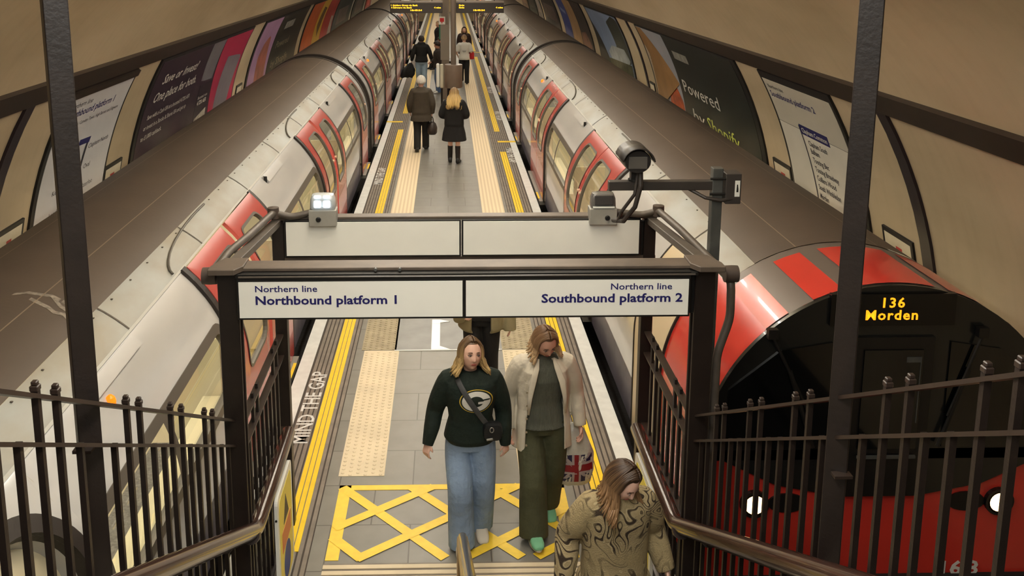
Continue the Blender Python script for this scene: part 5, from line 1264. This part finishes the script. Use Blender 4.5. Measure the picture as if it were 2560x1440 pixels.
# ---------------------------------------------------------------- woman in the patterned fur coat
def fur():
    m = mat('patterned fleece', rgb(158, 142, 106), .95, bump=.45, bscale=120); nt = m.node_tree; b_ = nt.nodes['Principled BSDF']
    tc = nt.nodes.new('ShaderNodeTexCoord'); n = nt.nodes.new('ShaderNodeTexNoise'); n.inputs['Scale'].default_value = 4.3; n.inputs['Detail'].default_value = 1.0; n.inputs['Distortion'].default_value = .9
    ml = nt.nodes.new('ShaderNodeMath'); ml.operation = 'MULTIPLY'; ml.inputs[1].default_value = 11.0; fr = nt.nodes.new('ShaderNodeMath'); fr.operation = 'FRACT'
    r = nt.nodes.new('ShaderNodeValToRGB'); e = r.color_ramp.elements; e[0].position = .0; e[0].color = rgb(154, 138, 102); e[1].position = 1; e[1].color = rgb(136, 118, 84)
    for p_, c_ in ((.48, rgb(164, 148, 112)), (.60, rgb(50, 38, 26)), (.80, rgb(54, 42, 28)), (.90, rgb(182, 166, 128))): x = r.color_ramp.elements.new(p_); x.color = c_
    n3 = nt.nodes.new('ShaderNodeTexNoise'); n3.inputs['Scale'].default_value = 4.0; n3.inputs['Detail'].default_value = 2
    r3 = nt.nodes.new('ShaderNodeValToRGB'); r3.color_ramp.elements[0].position = .42; r3.color_ramp.elements[1].position = .58
    mx = nt.nodes.new('ShaderNodeMix'); mx.data_type = 'RGBA'; mx.inputs[6].default_value = rgb(158, 142, 104)
    L_ = nt.links.new; L_(tc.outputs['Object'], n.inputs['Vector']); L_(n.outputs['Fac'], ml.inputs[0]); L_(ml.outputs[0], fr.inputs[0]); L_(fr.outputs[0], r.inputs[0]); L_(tc.outputs['Object'], n3.inputs['Vector']); L_(n3.outputs['Fac'], r3.inputs[0]); L_(r3.outputs[0], mx.inputs[0]); L_(r.outputs[0], mx.inputs[7]); L_(mx.outputs[2], b_.inputs['Base Color'])
    return m
f = Person('woman in patterned brown fleece coat bowing her head at the foot of the stair', (.965, 5.04, .155), radians(8), 1.535, .0055, SKIN, True,
    kR=(-.1, -.1, .48), aR=(-.1, -.12, .10), kL=(.1, .0, .47), aL=(.1, .1, .10), eR=(-.285, .06, 1.10), wR=(-.34, -.02, .86), eL=(.27, .05, 1.10), wL=(.33, -.04, .88), yaw=radians(30), pitch=radians(33), roll=radians(4), lean=.05, bow=.25)
ft = f.top('fleece_coat', fur(), .052, .80, .084, .060, 1.12, 1.45, (.225, .18), flare=.03, vox=.0075, collar=.03)
f.pants('trousers', cloth('dark maroon trousers', rgb(52, 30, 28)), (.105, .09, .09), 0, .01); f.shoes(mat('dark shoe', rgb(30, 28, 26), .5))
f.hair(DBROWN, 120, .17, 'centre', .069, -.01, 9, .0145, vol=1.05)
mb = MB(); mb.tube([f.neck + Vector((.07 * cos(q), .06 * sin(q) - .012, .01 - .03 * (sin(q) < 0))) for q in [2 * pi * k / 20 for k in range(21)]], .024, 10, 0, False); mb.build('scarf', cloth('slate scarf', rgb(66, 64, 78)), f.o, smooth=True)
# ---------------------------------------------------------------- person in the olive quilted jacket, head behind the sign
o_ = Person('person in open olive quilted jacket and black clothes, head hidden behind the sign', (.34, 9.25, 0), radians(-4), 1.68, .009, SKIN, True, kR=(-.09, -.1, .48), aR=(-.09, -.14, .09), kL=(.09, .02, .47), aL=(.09, .16, .11),
    eR=(-.25, -.0, 1.08), wR=(-.22, -.20, .97), eL=(.26, .03, 1.08), wL=(.285, -.02, .82), hdR=(.8, -.5, -.1), pnR=(0, .8, -.3), curlR=.9)
o_.top('black_top', cloth('black jersey', rgb(16, 15, 16)), .022, .86, .046, .034, .5, 1.45, vox=.01)
o_.pants('trousers', cloth('black trousers', rgb(18, 17, 18), .3), (.10, .085, .08), 0, .01); o_.shoes(mat('black shoe', rgb(20, 19, 19), .4)); o_.hair(DBROWN, 60, .14, 'centre', .02, 0, 4)
mb = MB(); rows = []
for z, rx, ry, cy in [(.735, .20, .15, .01), (.775, .235, .18, .01), (.93, .23, .178, .006), (1.03, .222, .172, .002), (1.14, .225, .17, .0), (1.25, .228, .168, 0), (1.34, .215, .15, .006), (1.395, .17, .118, .012), (1.45, .10, .095, .016)]:
    a0, a1 = radians(-90 + 26), radians(270 - 26); ro, ri = [], []
    for k in range(37):
        q = a0 + (a1 - a0) * k / 36; fo = .012 * abs(sin(z * 22)); ro.append(((rx + fo) * cos(q), cy + (ry + fo) * sin(q), z)); ri.append(((rx - .02) * cos(q), cy + (ry - .02) * sin(q), z))
    rows.append(ro + ri[::-1])
mb.loft(rows)
for q, sg in (('L', 1), ('R', -1)):
    e, wr = Vector(o_.p['e' + q]), Vector(o_.p['w' + q])
    limb(mb, [(sg * .11, .01, 1.36), (sg * .175, .01, 1.36), (Vector((sg * .175, .01, 1.35)) + e) / 2, e, e + (wr - e) * .55, e + (wr - e) * 1.3], [.075, .09, .088, .082, .076, .066], 16)
remesh(mb, 'quilted_jacket', cloth('olive quilting', rgb(152, 143, 110), .6, 9, .2, 6), o_.o, .009, 2)
# ---------------------------------------------------------------- people further along the platform
def walk(sg=1): return dict(kR=(-.09, -.12 * sg, .49), aR=(-.09, -.20 * sg, .09), kL=(.09, .02, .48), aL=(.09, .22 * sg, .13), pL=radians(20) if sg > 0 else 0)
m_ = Person('grey haired man in long brown coat walking away with a dark bag', (-.605, 21.95, 0), pi, 1.74, .012, SKIN2, eR=(-.25, .06, 1.10), wR=(-.24, -.02, .86), eL=(.26, .0, 1.10), wL=(.25, -.12, .88), pitch=radians(8), **walk())
m_.top('coat', cloth('brown grey coat', rgb(66, 58, 47), .3, 12), .05, .70, .072, .058, .98, 1.47, flare=.035, collar=.02); m_.pants('trousers', cloth('dark charcoal trousers', rgb(28, 25, 24), .3), (.10, .085, .078)); m_.shoes(mat('dark shoe', rgb(30, 28, 26), .5)); m_.hair(GREYH, 70, .05, 'short', rad=.016, vol=1.06)
hp = m_.W @ Vector((-.245, -.0, .78)); t = thing('holdall_bag', 'dark brown soft bag carried by the grey haired man', 'bag', hp - Vector((0, 0, .40)))
mb = MB(); rings = []
for z, wd, dp in ((.0, .09, .13), (.03, .11, .17), (.14, .115, .18), (.24, .08, .15), (.29, .03, .10)): rings.append([(wd * cos(q) + .008 * sin(4 * q), dp * math.copysign(abs(sin(q)) ** .8, sin(q)), z) for q in [2 * pi * k / 24 for k in range(24)]])
mb.loft(rings); mb.build('bag_body', cloth('dark brown leather', rgb(50, 40, 36), .4, 10, rough=.5), t, smooth=True)
for sg in (-1, 1): mb = MB(); mb.tube([(sg * .03, -.07, .26), (sg * .02, -.05, .36), (0, 0, .405), (sg * .02, .05, .36), (sg * .03, .07, .26)], .010, 8); mb.build('handle', MATS['dark brown leather'], t)
k_ = Person('woman with long blonde hair in black knee length coat seen from behind', (.145, 20.6, 0), pi - .1, 1.66, .012, SKIN, eR=(-.27, .0, 1.10), wR=(-.20, -.18, 1.02), eL=(.27, .0, 1.10), wL=(.20, -.18, 1.02), kR=(-.08, 0, .47), aR=(-.085, .03, .085), kL=(.09, -.03, .47), aL=(.10, -.08, .085), pitch=radians(14))
k_.top('coat', cloth('black wool coat', rgb(17, 16, 17), .3, 12), .055, .52, .08, .062, .95, 1.47, flare=.06, collar=.02); k_.shoes(mat('black boot leather', rgb(20, 19, 19), .4), None, .8); k_.hair(BLOND, 100, .34, 'centre', .10, .03, 12, .016)
h_ = Person('man in black hooded top and pale blue jeans walking away at left', (-.875, 32.6, 0), pi, 1.80, .014, SKIN2, eR=(-.28, .04, 1.12), wR=(-.33, -.06, .92), eL=(.27, .04, 1.12), wL=(.32, -.04, .90), **walk(-1))
h_.top('hooded_top', cloth('black hooded top', rgb(22, 21, 22), .3, 12), .05, .86, .07, .046, .98, 1.50, (.19, .145), collar=.035); h_.pants('jeans', cloth('pale blue denim', rgb(142, 162, 180), .4, 12, .3, 4), (.105, .09, .085)); h_.shoes(mat('white trainer', rgb(210, 208, 204), .6)); h_.hair(DARKH, 60, .05, 'short', rad=.013)
t = thing('carried_jacket', 'black jacket hanging from the hooded man\'s hand over the yellow line', 'jacket', h_.W @ Vector((.37, -.0, .42)))
mb = MB(); rings = []
for z, wd, dp, ox in ((-.05, .20, .05, -.10), (.05, .22, .07, -.07), (.2, .19, .08, -.03), (.36, .10, .06, .0), (.44, .03, .03, .03)): rings.append([(ox + wd * cos(q) + .02 * sin(5 * q + z * 9), dp * sin(q) + .015 * cos(4 * q), z + .03 * sin(3 * q) * (z < .3)) for q in [2 * pi * k / 24 for k in range(24)]])
mb.loft(rings); mb.build('cloth', cloth('black jacket cloth', rgb(20, 19, 21), .4, 10), t, smooth=True)
g_ = Person('man in white T-shirt and black trousers walking away at right', (.60, 33.9, 0), pi, 1.72, .014, SKIN, eR=(-.25, .04, 1.12), wR=(-.24, -.12, .92), eL=(.26, .04, 1.12), wL=(.22, -.16, .96), **walk(-1))
ts = g_.top('t_shirt', cloth('white T-shirt', rgb(216, 218, 212), .3, 10, .08), .035, .84, .072, .06, .0, 1.455, (.185, .135)); g_.pants('trousers', cloth('black trousers', rgb(18, 17, 18), .3), (.10, .085, .078)); g_.shoes(mat('black trainer', rgb(24, 23, 24), .5), mat('white sole', rgb(220, 216, 206), .6)); g_.hair(LBROWN, 60, .05, 'short', rad=.013)
mb = MB(); q = front_y(bvh(ts), 0, 1.16, 1); mb.bb((-.07, q + .004, 1.15), (.07, q + .006, 1.165)); mb.bb((-.05, q + .004, 1.12), (.05, q + .006, 1.135)); mb.build('back_print', mat('grey print', rgb(130, 132, 130), .7), ts)
t = thing('red_bag', 'small red bag at the right side of the man in the white T-shirt', 'bag', g_.W @ Vector((-.27, -.02, .86)))
mb = MB(); mb.lathe((0, 0, 0), [(0, 0), (.07, .0), (.085, .03), (.08, .22), (.05, .25), (0, .255)], 18); mb.build('bag_body', cloth('red cloth', rgb(196, 40, 44), .3), t, smooth=True)
mb = MB(); mb.tube([(-.04, 0, .24), (-.02, 0, .32), (.02, 0, .32), (.04, 0, .24)], .008, 6); mb.build('handle', MATS['red cloth'], t)
c_ = Person('woman with long brown hair in dark brown coat facing the viewer beyond the white T-shirt', (.68, 38.4, 0), 0, 1.68, .015, SKIN, True, **walk())
c_.top('coat', cloth('dark brown coat', rgb(50, 34, 30), .3, 12), .05, .62, .075, .055, .98, 1.47, flare=.03, collar=.015); c_.pants('trousers', cloth('black trousers', rgb(18, 17, 18), .3)); c_.shoes(mat('dark shoe', rgb(30, 28, 26), .5)); c_.hair(DBROWN, 60, .24, 'centre', .02, 0, 6, .016)
d_ = Person('man in black jacket with a white sleeve stripe standing left of the column', (-.36, 40.2, 0), radians(-70), 1.78, .015, SKIN2)
jk2 = d_.top('jacket', cloth('black track jacket', rgb(22, 22, 26), .3, 12), .045, .84, .07, .05, .98, 1.47, collar=.02); d_.pants('trousers', cloth('black trousers', rgb(18, 17, 18), .3)); d_.shoes(mat('black trainer', rgb(24, 23, 24), .5)); d_.hair(LBROWN, 50, .05, 'short', rad=.013)
mb = MB(); mb.tube([(-.235, -.02, 1.34), (-.305, -.0, 1.2), (-.315, -.01, 1.05)], .014, 6); mb.build('sleeve_stripe', mat('white stripe', rgb(210, 210, 206), .7), jk2)
j_ = Person('person in dark jacket and blue jeans with white shoes standing left of the drum', (-.30, 31.5, 0), radians(-80), 1.72, .015, SKIN2, eR=(-.25, -.02, 1.1), wR=(-.2, -.2, 1.0), pitch=radians(15))
j_.top('jacket', cloth('dark brown jacket', rgb(52, 44, 40), .3, 12), .04, .84, .07, .05, .98, 1.46, collar=.02); j_.pants('jeans', cloth('blue denim', rgb(84, 110, 150), .4, 12, .25, 5), (.10, .09, .085)); j_.shoes(mat('white trainer', rgb(210, 208, 204), .6)); j_.hair(DARKH, 50, .05, 'short', rad=.013)
s_ = Person('person in black sitting on the platform bench with knees out', (-.12, 38.2, -.42), radians(-80), 1.72, .015, SKIN2, kL=(.11, -.42, .90), aL=(.11, -.40, .505), kR=(-.11, -.42, .90), aR=(-.11, -.52, .505), pitch=radians(20), lean=.2, wL=(.12, -.36, .98), wR=(-.12, -.36, .98), eL=(.25, -.12, 1.08), eR=(-.25, -.12, 1.08))
s_.top('jacket', cloth('dark brown jacket', rgb(52, 44, 40), .3, 12), .04, .86, .07, .05, .98, 1.46, collar=.02); s_.pants('trousers', cloth('black trousers', rgb(18, 17, 18), .3), (.10, .085, .078)); s_.shoes(mat('black trainer', rgb(24, 23, 24), .5), mat('white sole', rgb(220, 216, 206), .6)); s_.hair(DARKH, 50, .05, 'short', rad=.013)
t = thing('platform_bench', 'dark bench under the seated person in black', 'bench', (-.02, 38.2, 0))
mb = MB(); mb.bb((-.2, -.6, .36), (.2, .6, .40)); mb.build('seat', BROWN2, t)
for y in (-.5, .5): mb = MB(); mb.bb((-.18, y - .03, 0), (.18, y + .03, .36)); mb.build('leg', BROWN, t)
